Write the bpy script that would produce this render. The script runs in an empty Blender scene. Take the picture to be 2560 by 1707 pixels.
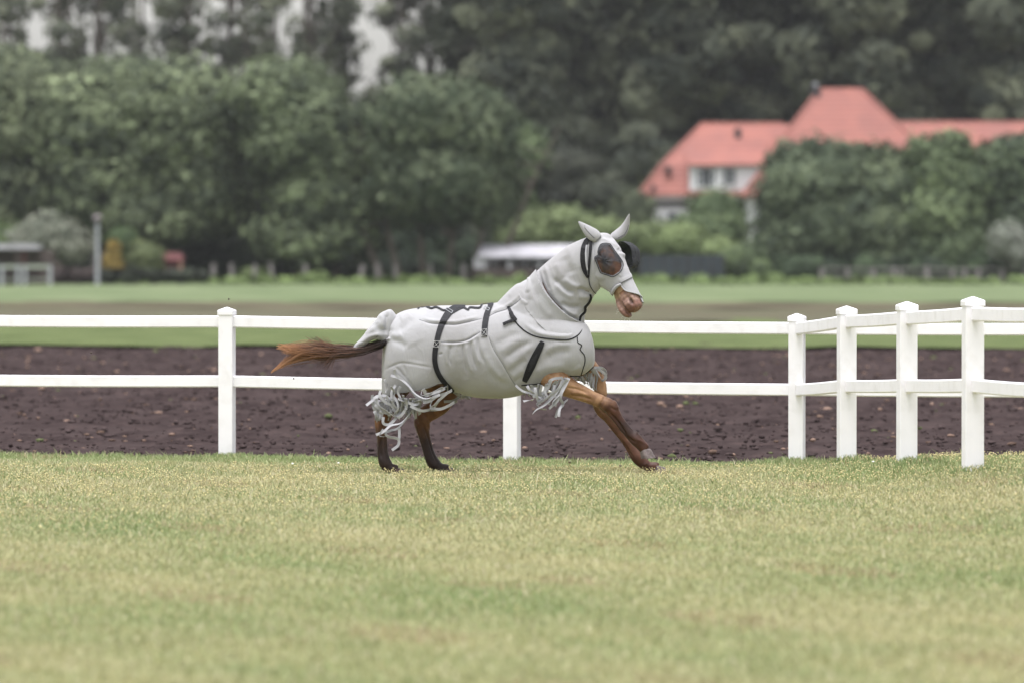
import bpy, math, random
import numpy as np
from mathutils import Vector
from mathutils.bvhtree import BVHTree
from math import sin, cos, pi, radians
random.seed(5)
RNG = np.random.default_rng(7)
sc = bpy.context.scene
COL = sc.collection

# ------------------------------------------------------------------ camera
CAMH = 1.45
FV = 12680.0                    # focal length in pixels of a 2352-wide picture
FF = FV * 2560 / 2352           # the same for the 2560-wide photograph
cam = bpy.data.cameras.new('camera')
camo = bpy.data.objects.new('camera', cam)
COL.objects.link(camo)
camo.location = (0, 0, CAMH)
camo.rotation_euler = (radians(90) - math.atan(184 / FV), 0, 0)
cam.sensor_width = 36
cam.lens = 36 * FV / 2352
cam.clip_start = 0.5
cam.clip_end = 6000
cam.dof.use_dof = True
cam.dof.focus_distance = 37.5
cam.dof.aperture_fstop = 2.75
sc.camera = camo

# ------------------------------------------------------------------ sky and sun (overcast)
SUN_EL, SUN_AZ = radians(79), radians(200)      # azimuth the light comes from, clockwise from +Y
w = bpy.data.worlds.new('World'); sc.world = w; w.use_nodes = True
nt = w.node_tree
bg = nt.nodes['Background']
sky = nt.nodes.new('ShaderNodeTexSky'); sky.sky_type = 'NISHITA'; sky.sun_disc = False
sky.sun_elevation = SUN_EL; sky.sun_rotation = SUN_AZ
sky.air_density = 1.5; sky.dust_density = 3.0; sky.altitude = 0
hs = nt.nodes.new('ShaderNodeHueSaturation'); hs.inputs['Saturation'].default_value = 0.16; hs.inputs['Value'].default_value = 1.32
nt.links.new(sky.outputs[0], hs.inputs['Color']); nt.links.new(hs.outputs[0], bg.inputs[0])
bg.inputs[1].default_value = 0.14
sl = bpy.data.lights.new('sun', 'SUN'); sl.energy = 3.1; sl.angle = radians(40); sl.color = (.99, .96, 1)
slo = bpy.data.objects.new('sun', sl); COL.objects.link(slo)
slo.rotation_euler = (radians(90) - SUN_EL, 0, math.pi - SUN_AZ)
sc.view_settings.view_transform = 'Standard'; sc.view_settings.look = 'None'
sc.view_settings.gamma = 1.0; sc.view_settings.exposure = 0.58

# ------------------------------------------------------------------ helpers
def tag(o, label=None, cat=None, group=None, kind=None):
    if label: o['label'] = label
    if cat: o['category'] = cat
    if group: o['group'] = group
    if kind: o['kind'] = kind
    return o
def empty(name, loc, label=None, cat=None, group=None):
    o = bpy.data.objects.new(name, None); COL.objects.link(o); o.location = loc
    o.empty_display_size = .2
    return tag(o, label, cat, group)
def link(name, me, mat=None, parent=None, smooth=False):
    o = bpy.data.objects.new(name, me); COL.objects.link(o)
    if mat: me.materials.append(mat)
    if parent: o.parent = parent
    if smooth: me.polygons.foreach_set('use_smooth', [True] * len(me.polygons))
    return o
def mesh(name, v, f, cols=None):
    me = bpy.data.meshes.new(name)
    if isinstance(f, np.ndarray):
        v = np.asarray(v, dtype=np.float32); n = f.shape[1]
        me.vertices.add(len(v)); me.vertices.foreach_set('co', v.ravel())
        me.loops.add(f.size); me.loops.foreach_set('vertex_index', f.astype(np.int32).ravel())
        me.polygons.add(len(f)); me.polygons.foreach_set('loop_start', np.arange(0, f.size, n, dtype=np.int32))
        me.update(calc_edges=True)
    else:
        me.from_pydata([tuple(map(float, p)) for p in v], [], f); me.update()
    if cols is not None: setcol(me, cols)
    return me
def setcol(me, cols):
    c = np.ones((len(me.vertices), 4), dtype=np.float32); c[:, :3] = cols
    a = me.attributes.new('Col', 'FLOAT_COLOR', 'POINT'); a.data.foreach_set('color', c.ravel())
class MB:
    def __init__(s): s.v = []; s.f = []
    def add(s, v, f):
        k = len(s.v); s.v += [tuple(p) for p in v]; s.f += [tuple(i + k for i in q) for q in f]; return s
    def box(s, x0, x1, y0, y1, z0, z1, rot=0, c=(0, 0)):
        v = []
        for z in (z0, z1):
            for x, y in ((x0, y0), (x1, y0), (x1, y1), (x0, y1)):
                v.append((c[0] + x * cos(rot) - y * sin(rot), c[1] + x * sin(rot) + y * cos(rot), z))
        return s.add(v, [(3, 2, 1, 0), (4, 5, 6, 7), (0, 1, 5, 4), (1, 2, 6, 5), (2, 3, 7, 6), (3, 0, 4, 7)])
    def rings(s, rings, cap=True):
        n = len(rings[0]); v = [p for r in rings for p in r]; f = []
        for i in range(len(rings) - 1):
            for j in range(n):
                k = (j + 1) % n
                f.append((i * n + j, i * n + k, (i + 1) * n + k, (i + 1) * n + j))
        if cap: f.append(tuple(range(n))[::-1]); f.append(tuple((len(rings) - 1) * n + j for j in range(n)))
        return s.add(v, f)
    def tube(s, pts, r, n=8):
        pts = [Vector(p) for p in pts]; rr = r if isinstance(r, (list, tuple)) else [r] * len(pts)
        rings = []
        for i, p in enumerate(pts):
            t = (pts[min(i + 1, len(pts) - 1)] - pts[max(i - 1, 0)]).normalized()
            up = Vector((0, 0, 1)) if abs(t.z) < .9 else Vector((0, 1, 0))
            a = t.cross(up).normalized(); b = a.cross(t)
            rings.append([p + (a * cos(2 * pi * k / n) + b * sin(2 * pi * k / n)) * rr[i] for k in range(n)])
        return s.rings(rings)
    def build(s, name, mat, parent=None, bevel=0, smooth=False):
        me = mesh(name, s.v, s.f); o = link(name, me, mat, parent, smooth)
        if bevel:
            b = o.modifiers.new('b', 'BEVEL'); b.width = bevel; b.segments = 3; b.limit_method = 'ANGLE'
        return o
def catmull(P, m):
    P = np.asarray(P, float); n = len(P)
    out = []
    for i in range(n - 1):
        p0, p1, p2, p3 = P[max(i - 1, 0)], P[i], P[i + 1], P[min(i + 2, n - 1)]
        for j in range(m):
            t = j / m
            out.append(.5 * ((2 * p1) + (p2 - p0) * t + (2 * p0 - 5 * p1 + 4 * p2 - p3) * t * t + (3 * p1 - p0 - 3 * p2 + p3) * t ** 3))
    out.append(P[-1]); return np.array(out)

# ------------------------------------------------------------------ materials
def mat(name, col, rough=.8, var=None, scale=5, detail=4, bump=0, bscale=40, attr=False, spec=.3, coord='Object', dist=.02, trans=0, var2=None, scale2=1, sheen=0):
    m = bpy.data.materials.new(name); m.use_nodes = True; t = m.node_tree; N = t.nodes; L = t.links
    b = N['Principled BSDF']; b.inputs['Roughness'].default_value = rough
    b.inputs['Specular IOR Level'].default_value = spec
    if sheen: b.inputs['Sheen Weight'].default_value = sheen; b.inputs['Sheen Roughness'].default_value = .5
    tc = N.new('ShaderNodeTexCoord'); src = None
    if attr:
        a = N.new('ShaderNodeAttribute'); a.attribute_name = 'Col'; src = a.outputs['Color']
    def mixin(src, base, other, scale, detail, fac_lo=.35, fac_hi=.65):
        nz = N.new('ShaderNodeTexNoise'); nz.inputs['Scale'].default_value = scale; nz.inputs['Detail'].default_value = detail
        L.new(tc.outputs[coord], nz.inputs['Vector'])
        mr = N.new('ShaderNodeMapRange'); mr.inputs[1].default_value = fac_lo; mr.inputs[2].default_value = fac_hi
        L.new(nz.outputs[0], mr.inputs[0])
        mx = N.new('ShaderNodeMix'); mx.data_type = 'RGBA'
        L.new(mr.outputs[0], mx.inputs[0])
        if src is not None: L.new(src, mx.inputs[6])
        else: mx.inputs[6].default_value = (*base, 1)
        if attr:   # other is a multiplier
            mx.blend_type = 'MULTIPLY'
        mx.inputs[7].default_value = (*other, 1)
        return mx.outputs[2]
    if var is not None: src = mixin(src, col, var, scale, detail)
    if var2 is not None: src = mixin(src, col, var2, scale2, 3, .5, .75)
    if src is not None: L.new(src, b.inputs['Base Color'])
    else: b.inputs['Base Color'].default_value = (*col, 1)
    if bump:
        nz = N.new('ShaderNodeTexNoise'); nz.inputs['Scale'].default_value = bscale; nz.inputs['Detail'].default_value = 5
        L.new(tc.outputs[coord], nz.inputs['Vector'])
        bp = N.new('ShaderNodeBump'); bp.inputs['Strength'].default_value = bump; bp.inputs['Distance'].default_value = dist
        L.new(nz.outputs[0], bp.inputs['Height']); L.new(bp.outputs[0], b.inputs['Normal'])
    if trans:
        out = N['Material Output']; tr = N.new('ShaderNodeBsdfTranslucent'); ms = N.new('ShaderNodeMixShader')
        ms.inputs[0].default_value = trans
        if src is not None: L.new(src, tr.inputs[0])
        else: tr.inputs[0].default_value = (*col, 1)
        L.new(b.outputs[0], ms.inputs[1]); L.new(tr.outputs[0], ms.inputs[2]); L.new(ms.outputs[0], out.inputs[0])
    return m
M = {}
M['white'] = mat('white_plastic', (.83, .815, .84), .45, var=(.78, .77, .785), scale=2.2, detail=8, bump=.05, bscale=8, var2=(.73, .715, .72), scale2=9)
M['rug'] = mat('grey_neoprene', (.335, .335, .345), .85, var=(.285, .28, .285), scale=4, bump=.25, bscale=260, dist=.002, spec=.15, sheen=.25)
M['fringe'] = mat('grey_fringe', (.38, .38, .395), .85, var=(.28, .28, .295), scale=14, bump=.2, bscale=200, dist=.002, spec=.15, sheen=.2)
M['black'] = mat('black_webbing', (.007, .007, .008), .75, var=(.014, .014, .016), scale=60, bump=.5, bscale=500, dist=.002, spec=.25)
M['webbing'] = mat('charcoal_webbing', (.013, .013, .016), .75, var=(.022, .022, .025), scale=60, bump=.5, bscale=500, dist=.002)
M['seam'] = mat('seam_thread', (.10, .10, .11), .9)
M['stitch'] = mat('white_thread', (.6, .6, .6), .9)
M['coat'] = mat('horse_coat', (.2, .1, .05), .5, attr=True, var=(.55, .48, .45), scale=18, detail=7, bump=.5, bscale=120, dist=.003, spec=.3)
M['hoof'] = mat('hoof_horn', (.085, .066, .064), .5, var=(.19, .155, .15), scale=28, bump=.3, bscale=60)
M['hoofdark'] = mat('dark_hoof_horn', (.05, .03, .028), .5, var=(.10, .06, .05), scale=28, bump=.3, bscale=60)
M['eye'] = mat('eye', (.008, .006, .006), .08, spec=.6)
M['hair'] = mat('tail_hair', (.2, .1, .05), .45, attr=True, var=(.7, .7, .7), scale=9, spec=.4)
M['soil'] = mat('dark_soil', (.027, .020, .020), .95, var=(.050, .038, .037), scale=1.7, detail=10, bump=1, bscale=9, dist=.05, var2=(.06, .044, .042), scale2=7, spec=0)
M['clod'] = mat('soil_clods', (.1, .08, .07), .95, attr=True, var=(.6, .6, .6), scale=20, spec=0)
M['turf'] = mat('turf', (.18, .19, .08), .95, var=(.30, .28, .14), scale=1.6, detail=8, bump=1, bscale=50, dist=.03, var2=(.34, .30, .16), scale2=4, spec=0)
M['blade'] = mat('grass_blades', (.1, .14, .04), .6, attr=True, trans=.3, spec=.2)
M['verge'] = mat('green_verge', (.125, .15, .068), .95, var=(.07, .09, .04), scale=.9, detail=8, bump=1, bscale=3, dist=.3, spec=0)
M['dry'] = mat('dry_crop_strip', (.105, .11, .07), .95, var=(.088, .074, .056), scale=.5, detail=9, bump=1, bscale=2, dist=.3, spec=0)
M['dryb'] = mat('bare_brown_strip', (.065, .052, .045), .95, var=(.12, .115, .07), scale=.5, detail=9, spec=0)
M['field'] = mat('young_crop_field', (.15, .178, .10), .95, var=(.095, .125, .065), scale=.22, detail=9, bump=1, bscale=1.5, dist=.3, spec=0)
M['farground'] = mat('woodland_ground', (.05, .065, .03), .95, var=(.09, .11, .05), scale=.1, detail=8, spec=0)
M['bark'] = mat('bark', (.075, .06, .05), .95, var=(.12, .10, .085), scale=3, bump=.8, bscale=8, dist=.1)
M['wood'] = mat('weathered_wood', (.24, .22, .215), .9, var=(.16, .145, .14), scale=5, bump=.4, bscale=15)
M['wall'] = mat('white_render', (.68, .68, .69), .85, var=(.58, .58, .58), scale=.6, bump=.3, bscale=8)
M['glass'] = mat('window_glass', (.05, .06, .07), .12, spec=.7)
M['dark'] = mat('dark_metal', (.03, .03, .035), .6, var=(.05, .045, .045), scale=3)
M['galv'] = mat('galvanised_metal', (.36, .37, .39), .45, var=(.28, .29, .31), scale=4)
M['shed'] = mat('pale_sheeting', (.42, .41, .44), .7, var=(.30, .295, .315), scale=.8)
M['brownwood'] = mat('dark_brown_boards', (.06, .045, .042), .9, var=(.09, .07, .065), scale=2)
M['redwood'] = mat('red_boards', (.11, .032, .032), .85, var=(.07, .025, .025), scale=3)
M['net'] = mat('dark_slate_netting', (.045, .055, .062), .95, var=(.035, .042, .048), scale=1.5)
def tile_mat():
    m = mat('red_roof_tiles', (.26, .10, .078), .8, var=(.20, .082, .068), scale=.5, detail=8, var2=(.20, .078, .066), scale2=1.2)
    t = m.node_tree; N = t.nodes; L = t.links; b = N['Principled BSDF']
    tc = N.new('ShaderNodeTexCoord'); wv = N.new('ShaderNodeTexWave'); wv.wave_type = 'BANDS'; wv.bands_direction = 'Z'
    wv.inputs['Scale'].default_value = .9; wv.inputs['Distortion'].default_value = .3
    L.new(tc.outputs['Object'], wv.inputs['Vector'])
    bp = N.new('ShaderNodeBump'); bp.inputs['Strength'].default_value = .5; bp.inputs['Distance'].default_value = .05
    L.new(wv.outputs[0], bp.inputs['Height']); L.new(bp.outputs[0], b.inputs['Normal'])
    return m
M['tile'] = tile_mat()
def wrinkle(m):
    t = m.node_tree; N = t.nodes; L = t.links; b = N['Principled BSDF']; old = b.inputs['Normal'].links[0].from_node
    tc = N.new('ShaderNodeTexCoord'); mp = N.new('ShaderNodeMapping'); mp.inputs['Scale'].default_value = (1.6, 1, .7); mp.inputs['Rotation'].default_value = (0, .5, 0)
    nz = N.new('ShaderNodeTexNoise'); nz.inputs['Scale'].default_value = 9; nz.inputs['Detail'].default_value = 6; nz.inputs['Distortion'].default_value = .8
    bp = N.new('ShaderNodeBump'); bp.inputs['Strength'].default_value = .55; bp.inputs['Distance'].default_value = .012
    L.new(tc.outputs['Object'], mp.inputs[0]); L.new(mp.outputs[0], nz.inputs['Vector']); L.new(nz.outputs[0], bp.inputs['Height']); L.new(old.outputs[0], bp.inputs['Normal']); L.new(bp.outputs[0], b.inputs['Normal'])
wrinkle(M['rug'])
def leafmat(name): return mat(name, (.07, .1, .04), .7, attr=True, trans=.12, spec=.15)
M['leaf'] = leafmat('leaves')
def mesh_fabric(lo, hi, name):
    m = mat(name, (.03, .031, .035), .7, spec=.3); t = m.node_tree; N = t.nodes; L = t.links
    out = N['Material Output']; tr = N.new('ShaderNodeBsdfTransparent'); tr.inputs[0].default_value = (.92, .92, .93, 1)
    ms = N.new('ShaderNodeMixShader'); nz = N.new('ShaderNodeTexNoise'); nz.inputs['Scale'].default_value = 10
    tc = N.new('ShaderNodeTexCoord'); L.new(tc.outputs['Object'], nz.inputs['Vector'])
    mr = N.new('ShaderNodeMapRange'); mr.inputs[1].default_value = .42; mr.inputs[2].default_value = .62
    mr.inputs[3].default_value = lo; mr.inputs[4].default_value = hi
    L.new(nz.outputs[0], mr.inputs[0])
    lw = N.new('ShaderNodeLayerWeight'); lw.inputs[0].default_value = .30; mx = N.new('ShaderNodeMath'); mx.operation = 'MAXIMUM'   # woven mesh closes up at grazing angles
    L.new(lw.outputs['Facing'], mx.inputs[0]); L.new(mr.outputs[0], mx.inputs[1]); L.new(mx.outputs[0], ms.inputs[0])
    L.new(tr.outputs[0], ms.inputs[1]); L.new(N['Principled BSDF'].outputs[0], ms.inputs[2]); L.new(ms.outputs[0], out.inputs[0])
    return m
M['mesh'] = mesh_fabric(.08, .80, 'black_see_through_mesh'); M['mesh_dense'] = mesh_fabric(.80, .97, 'black_dense_mesh')

# ------------------------------------------------------------------ ground
def sstep(a, b, x):
    t = np.clip((x - a) / (b - a), 0, 1); return t * t * (3 - 2 * t)
def ghash(x, y):
    return (np.sin(x * 3.1 + y * 1.7) + np.sin(x * 1.3 - y * 2.9 + 1.3) + np.sin(x * 7.7 + y * 5.1 + 2.) * .5) / 2.5
def gz(x, d):
    """height of the grass plot"""
    x = np.asarray(x, float); d = np.asarray(d, float)
    mound = .135 * sstep(1.9, 3.1, x) * (1 - sstep(36.5, 40.2, d)) * sstep(24, 33, d)
    left = .012 * (1 - sstep(-2.5, -.3, x)) * sstep(37, 40.5, d)
    for px_, pd_, ph_ in ((2.065, 40.0, .012), (2.31, 38.1, .045), (2.59, 36.2, .045), (2.864, 34.3, .02)): mound = mound + ph_ * np.exp(-(((x - px_) / .22) ** 2 + ((d - pd_) / .5) ** 2))
    dip = .034 * sstep(38.3, 39.9, d + .25 * x) * (1 - .6 * sstep(1.6, 2.6, x))
    return mound + left - dip + .007 * ghash(x, d)
def sheet(name, x0, x1, ys, z, m, slope=0, nx=60, fn=None, kind='structure'):
    """ground sheet between depths ys (list); slope tilts the far/near edges with x"""
    v = []; f = []
    xs = np.linspace(x0, x1, nx)
    for y in ys:
        for x in xs:
            yy = y + slope * x * (y / 100)
            v.append((x, yy, (fn(x, yy) if fn else 0) + z))
    for i in range(len(ys) - 1):
        for j in range(nx - 1):
            a = i * nx + j; f.append((a, a + 1, a + 1 + nx, a + nx))
    o = link(name, mesh(name, v, f), m, smooth=True)
    return tag(o, kind=kind)
sheet('ground', -3000, 3000, [-500, 100, 500, 3000], -.35, M['farground'], nx=8)
FENCE_SL = -.17      # plot edge runs slightly away to the left
def edge(x): return 40.65 - .25 * x
# grass plot
def plot():
    v = []; f = []; xs = np.linspace(-22, 22, 221); nd = 130
    for i in range(nd):
        t = i / (nd - 1)
        for x in xs:
            d = -15 + (edge(x) + 15) * (1 - (1 - t) ** 1.3)
            v.append((x, d, float(gz(x, d)) - (.25 if i == nd - 1 else 0)))
    nx = len(xs)
    for i in range(nd - 1):
        for j in range(nx - 1):
            a = i * nx + j; f.append((a, a + 1, a + 1 + nx, a + nx))
    tag(link('lawn', mesh('lawn', v, f), M['turf'], smooth=True), kind='structure')
plot()
# ploughed soil
def soil():
    nx, ny = 420, 420
    X, T = np.meshgrid(np.linspace(-1, 1, nx), np.linspace(0, 1, ny))
    D = 40.2 + 58 * T ** 1.5
    XX = X * (6 + D * .14)
    D2 = D - .25 * XX * (1 - T) - .17 * XX * T
    Z = -.06 + .022 * RNG.standard_normal(D.shape) * (.5 + .5 * T) + .03 * np.sin(D * 4.2 + XX * .4) + .03 * ghash(XX * .8, D2 * .8)
    # a little smoothing of the noise
    Z = (Z + np.roll(Z, 1, 1) + np.roll(Z, -1, 1)) / 3
    v = np.stack([XX, D2, Z], -1).reshape(-1, 3)
    i, j = np.meshgrid(np.arange(ny - 1), np.arange(nx - 1), indexing='ij'); a = i * nx + j
    f = np.stack([a, a + 1, a + 1 + nx, a + nx], -1).reshape(-1, 4)
    tag(link('ploughed_field', mesh('ploughed_field', v, f), M['soil'], smooth=False), kind='structure')
soil()
def ico():
    t = (1 + 5 ** .5) / 2
    v = np.array([(-1, t, 0), (1, t, 0), (-1, -t, 0), (1, -t, 0), (0, -1, t), (0, 1, t), (0, -1, -t), (0, 1, -t), (t, 0, -1), (t, 0, 1), (-t, 0, -1), (-t, 0, 1)]) / 1.9
    f = np.array([(0, 11, 5), (0, 5, 1), (0, 1, 7), (0, 7, 10), (0, 10, 11), (1, 5, 9), (5, 11, 4), (11, 10, 2), (10, 7, 6), (7, 1, 8), (3, 9, 4), (3, 4, 2), (3, 2, 6), (3, 6, 8), (3, 8, 9), (4, 9, 5), (2, 4, 11), (6, 2, 10), (8, 6, 7), (9, 8, 1)])
    return v, f
def clods():
    iv, jf = ico(); n = 15000
    t = RNG.random(n) ** 1.25; d = 41.2 + 54 * t
    x = (RNG.random(n) * 2 - 1) * (3 + .11 * d); d = d - .17 * x
    s = (.010 + .020 * RNG.random(n) ** 3) * (.5 + d / 70)
    sc_ = s[:, None, None] * (.6 + .8 * RNG.random((n, 1, 3)))
    pale = None
    sc_[:, :, 2] *= .55
    V = iv[None] * sc_ * (.75 + .5 * RNG.random((n, 12, 1)))
    V += np.stack([x, d, -.04 + .02 * RNG.random(n)], -1)[:, None]
    F = (jf[None] + (np.arange(n) * 12)[:, None, None]).reshape(-1, 3)
    base = np.array([.064, .048, .047]); tan = np.array([.30, .205, .16]); grn = np.array([.13, .15, .07])
    r = RNG.random(n)
    c = np.where((r < .075)[:, None], tan * (.35 + .75 * RNG.random((n, 1))), np.where((r > .985)[:, None], grn, base * (.75 + .6 * RNG.random((n, 1)))))
    o = link('soil_clods', mesh('soil_clods', V.reshape(-1, 3), F, np.repeat(c, 12, 0)), M['clod'])
    tag(o, 'dark brown earth clods and pale stones lying over the ploughed field', 'soil clods', kind='stuff')
clods()
sheet('green_verge', -60, 60, [93.5, 100, 112, 125, 137], .012, M['verge'], slope=-.17, nx=120, fn=lambda x, y: .02 * math.sin(x * 1.3) + .015 * math.sin(x * 3.7))
sheet('crop_strip', -80, 80, [131, 150, 165], .03, M['dry'], slope=-.13, nx=90, fn=lambda x, y: .02 * math.sin(x * 1.9))
sheet('bare_strip', -90, 90, [164, 175, 188], .05, M['dryb'], slope=-.12, nx=90, fn=lambda x, y: .02 * math.sin(x * 1.1))
sheet('crop_field', -140, 140, [187, 220, 260, 300, 332], .06, M['field'], slope=-.02, nx=120, fn=lambda x, y: .03 * math.sin(x * .9))

# grass blades
def blades(n, dens_fn, dmin, dmax, hfn, wfn, colfn, seed):
    r = np.random.default_rng(seed)
    u = r.random(n); d = dmin + (dmax - dmin) * dens_fn(u)
    x = (r.random(n) * 2 - 1) * (.0955 * d + 1.3)
    # keep inside the plot edge
    e = 40.65 - .25 * x; k = d < e - .02; x, d = x[k], d[k]; n = len(x)
    z = gz(x, d)
    cl = ghash(x * 2.1 + 3, d * 2.3); cl2 = ghash(x * .9, d * .55 + 1.0)
    h = hfn(x, d, r, n) * (1 + .25 * cl); wd = wfn(d, n, r)
    a = r.random(n) * 2 * pi; lean = (.25 + .9 * r.random(n)) * h; la = r.random(n) * 2 * pi
    dx, dy = np.cos(a) * wd, np.sin(a) * wd * .4
    lx, ly = np.cos(la) * lean, np.sin(la) * lean
    V = np.zeros((n, 5, 3))
    V[:, 0] = np.stack([x - dx, d - dy, z - .01], -1); V[:, 1] = np.stack([x + dx, d + dy, z - .01], -1)
    V[:, 2] = np.stack([x + dx * .8 + lx * .35, d + dy + ly * .35, z + h * .6], -1)
    V[:, 3] = np.stack([x - dx * .8 + lx * .35, d - dy + ly * .35, z + h * .6], -1)
    V[:, 4] = np.stack([x + lx, d + ly, z + h], -1)
    b = np.arange(n)[:, None] * 5
    F = np.concatenate([np.concatenate([b, b + 1, b + 2], 1), np.concatenate([b, b + 2, b + 3], 1), np.concatenate([b + 3, b + 2, b + 4], 1)])
    c = colfn(x, d, cl, cl2, r, n)
    return V.reshape(-1, 3), F, np.repeat(c, 5, 0)
GREEN = np.array([.225, .285, .125]); YEL = np.array([.41, .39, .22]); DRY = np.array([.47, .43, .29]); DK = np.array([.15, .20, .075])
def gcol(x, d, cl, cl2, r, n):
    q = r.random(n)[:, None]
    near = np.maximum(sstep(38.5, 39.5, d + .22 * x), sstep(1.5, 2.4, x) * sstep(34, 36, d) * .9)[:, None]       # lusher along the fence
    cl3 = ghash(x * .55 + 5, d * .23)[:, None]
    t = np.clip(.60 + .18 * cl[:, None] + .34 * cl2[:, None] + .34 * cl3 + .35 * (q - .5), 0, 1) * (1 - .75 * near)
    c = GREEN * (1 - t) + YEL * t
    dr = (r.random(n) < (.10 + .12 * sstep(27, 33, d)) * (1 - near[:, 0] * .8))[:, None]
    c = np.where(dr, DRY, c)
    dk = (r.random(n) < .03 + .08 * sstep(27, 33, d))[:, None]; c = np.where(dk, DK, c)
    br = (ghash(x * 1.1 + 9, d * .7 + 4) > .62)[:, None] & (r.random(n) < .4)[:, None]
    c = np.where(br, np.array([.33, .275, .165]), c)
    return c * (.88 + .26 * r.random((n, 1)))
def gh(x, d, r, n):
    return (.012 + .018 * r.random(n) + .012 * r.random(n) * sstep(26, 32, d)) * (1 + .35 * sstep(38.7, 40.3, d + .22 * x) + 1.2 * (r.random(n) < .01))
parts = []
parts.append(blades(330000, lambda u: u, 27, 41.5, gh, lambda d, n, r: .0022 + .0022 * r.random(n), gcol, 1))
parts.append(blades(230000, lambda u: u, 15.5, 27, gh, lambda d, n, r: .002 + .003 * r.random(n), gcol, 2))
# taller tufts round the post feet
def tuft(cx, cd, n, rad, hh, seed):
    r = np.random.default_rng(seed); V, F, C = [], [], []
    x = cx + rad * r.standard_normal(n); d = np.minimum(cd + rad * .7 * r.standard_normal(n), 40.62 - .25 * x); z = gz(x, d)
    h = hh * (.4 + r.random(n)); a = r.random(n) * 2 * pi; lx, ly = np.cos(a) * h * .5, np.sin(a) * h * .5; wd = .003
    P = np.zeros((n, 5, 3))
    P[:, 0] = np.stack([x - wd, d, z - .01], -1); P[:, 1] = np.stack([x + wd, d, z - .01], -1)
    P[:, 2] = np.stack([x + wd + lx * .35, d + ly * .3, z + h * .6], -1); P[:, 3] = np.stack([x - wd + lx * .35, d + ly * .3, z + h * .6], -1)
    P[:, 4] = np.stack([x + lx, d + ly, z + h], -1)
    b = np.arange(n)[:, None] * 5
    F = np.concatenate([np.concatenate([b, b + 1, b + 2], 1), np.concatenate([b, b + 2, b + 3], 1), np.concatenate([b + 3, b + 2, b + 4], 1)])
    c = GREEN * (.8 + .5 * r.random((n, 1))); c = np.where((r.random(n) < .25)[:, None], YEL, c)
    return P.reshape(-1, 3), F, np.repeat(c, 5, 0)
FENCE_MAIN = [(-2.16 - 4.255, 41.9), (-4.36, 41.6), (-2.127, 41.2), (0.0, 40.6), (2.065, 40.0), (4.13, 39.45), (6.2, 38.9)]
FENCE_MAIN = [(-6.38, 41.75), (-4.255, 41.5), (-2.127, 41.2), (0.0, 40.6), (2.065, 40.0), (4.13, 39.6), (6.2, 39.2)]
FENCE_RUN = [(2.065, 40.0), (2.31, 38.1), (2.59, 36.2), (2.864, 34.3), (3.14, 32.4)]
k = 0
for (x, d) in FENCE_MAIN[1:6] + FENCE_RUN[1:]:
    for _ in range(2):
        k += 1; parts.append(tuft(x + random.uniform(-.05, .05), d - .06, 200, .09, .045, 50 + k))
for _ in range(46):
    x = random.uniform(-5, 5); parts.append(tuft(x, 40.5 - .25 * x, 90, .12, random.uniform(.02, .05), 90 + _))
off = 0; VV, FFc, CC = [], [], []
for V, F, C in parts:
    VV.append(V); FFc.append(F + off); CC.append(C); off += len(V)
o = link('grass', mesh('grass', np.concatenate(VV), np.concatenate(FFc), np.concatenate(CC)), M['blade'])
tag(o, 'short yellowish green grass blades growing all over the lawn', 'grass', kind='stuff')
# tiny pale seed heads / clover flowers
def seeds():
    n = 30000; r = np.random.default_rng(11)
    d = 25 + 13.6 * r.random(n) ** .45; x = (r.random(n) * 2 - 1) * (.0955 * d + 1.2)
    k = (ghash(x * 2.3, d * 1.1) + .35 * ghash(x * 6, d * 4) + .9 * r.random(n)) > .25; x, d = x[k], d[k]; n = len(x)
    z = gz(x, d) + .03 + .025 * r.random(n); s = .0025 + .0035 * r.random(n)
    iv = np.array([(1, 0, 0), (0, 1, 0), (-1, 0, 0), (0, -1, 0), (0, 0, 1), (0, 0, -1)], float)
    jf = np.array([(0, 1, 4), (1, 2, 4), (2, 3, 4), (3, 0, 4), (1, 0, 5), (2, 1, 5), (3, 2, 5), (0, 3, 5)])
    V = iv[None] * s[:, None, None] + np.stack([x, d, z], -1)[:, None]
    F = (jf[None] + (np.arange(n) * 6)[:, None, None]).reshape(-1, 3)
    c = np.array([.62, .55, .30]) * (.7 + .5 * r.random((n, 1)))
    tag(link('seed_heads', mesh('seed_heads', V.reshape(-1, 3), F, np.repeat(c, 6, 0)), M['clod']),
        'tiny pale yellow seed heads scattered in the short grass', 'seed heads', kind='stuff')
seeds()
def dandelion(xv, d, kind, label):
    x = (xv - 1176) * d / FV; z = float(gz(x, d)); hh = .075 if kind else .045
    e = empty('wild_flower', (x, d, z - .005), label, 'flower')
    MB().tube([(0, 0, 0), (.003, 0, hh * .6), (0, 0, hh)], .0012, 6).build('stem', M['blade_s'], e)
    b = MB()
    for i in range(5):
        t = i / 4 * pi; b.v = b.v
    rings = [[(cos(2 * pi * k / 10) * sin(max(.05, t)) * .009 * (1 + .15 * (k % 2)), sin(2 * pi * k / 10) * sin(max(.05, t)) * .009, hh + .004 - cos(t) * .006) for k in range(10)] for t in np.linspace(.1, pi - .1, 6)]
    b.rings(rings).build('flower_head', M['petal'] if not kind else M['budb'], e)
M['blade_s'] = mat('flower_stem', (.2, .24, .08), .7); M['petal'] = mat('white_petals', (.75, .75, .7), .8); M['budb'] = mat('brown_bud', (.12, .09, .07), .9)
dandelion(672, 38.4, 0, 'small white flower in the grass below the fence left of the horse')
dandelion(777, 38.5, 0, 'small white flower close to the hind hooves in the grass')
dandelion(1309, 38.0, 1, 'thin brown flower bud standing alone between the horse legs')
dandelion(1425, 37.1, 1, 'brown flower bud in the grass just left of the front hooves')
dandelion(2006, 37.3, 0, 'white flower head in the grass beside the fence corner')

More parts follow.
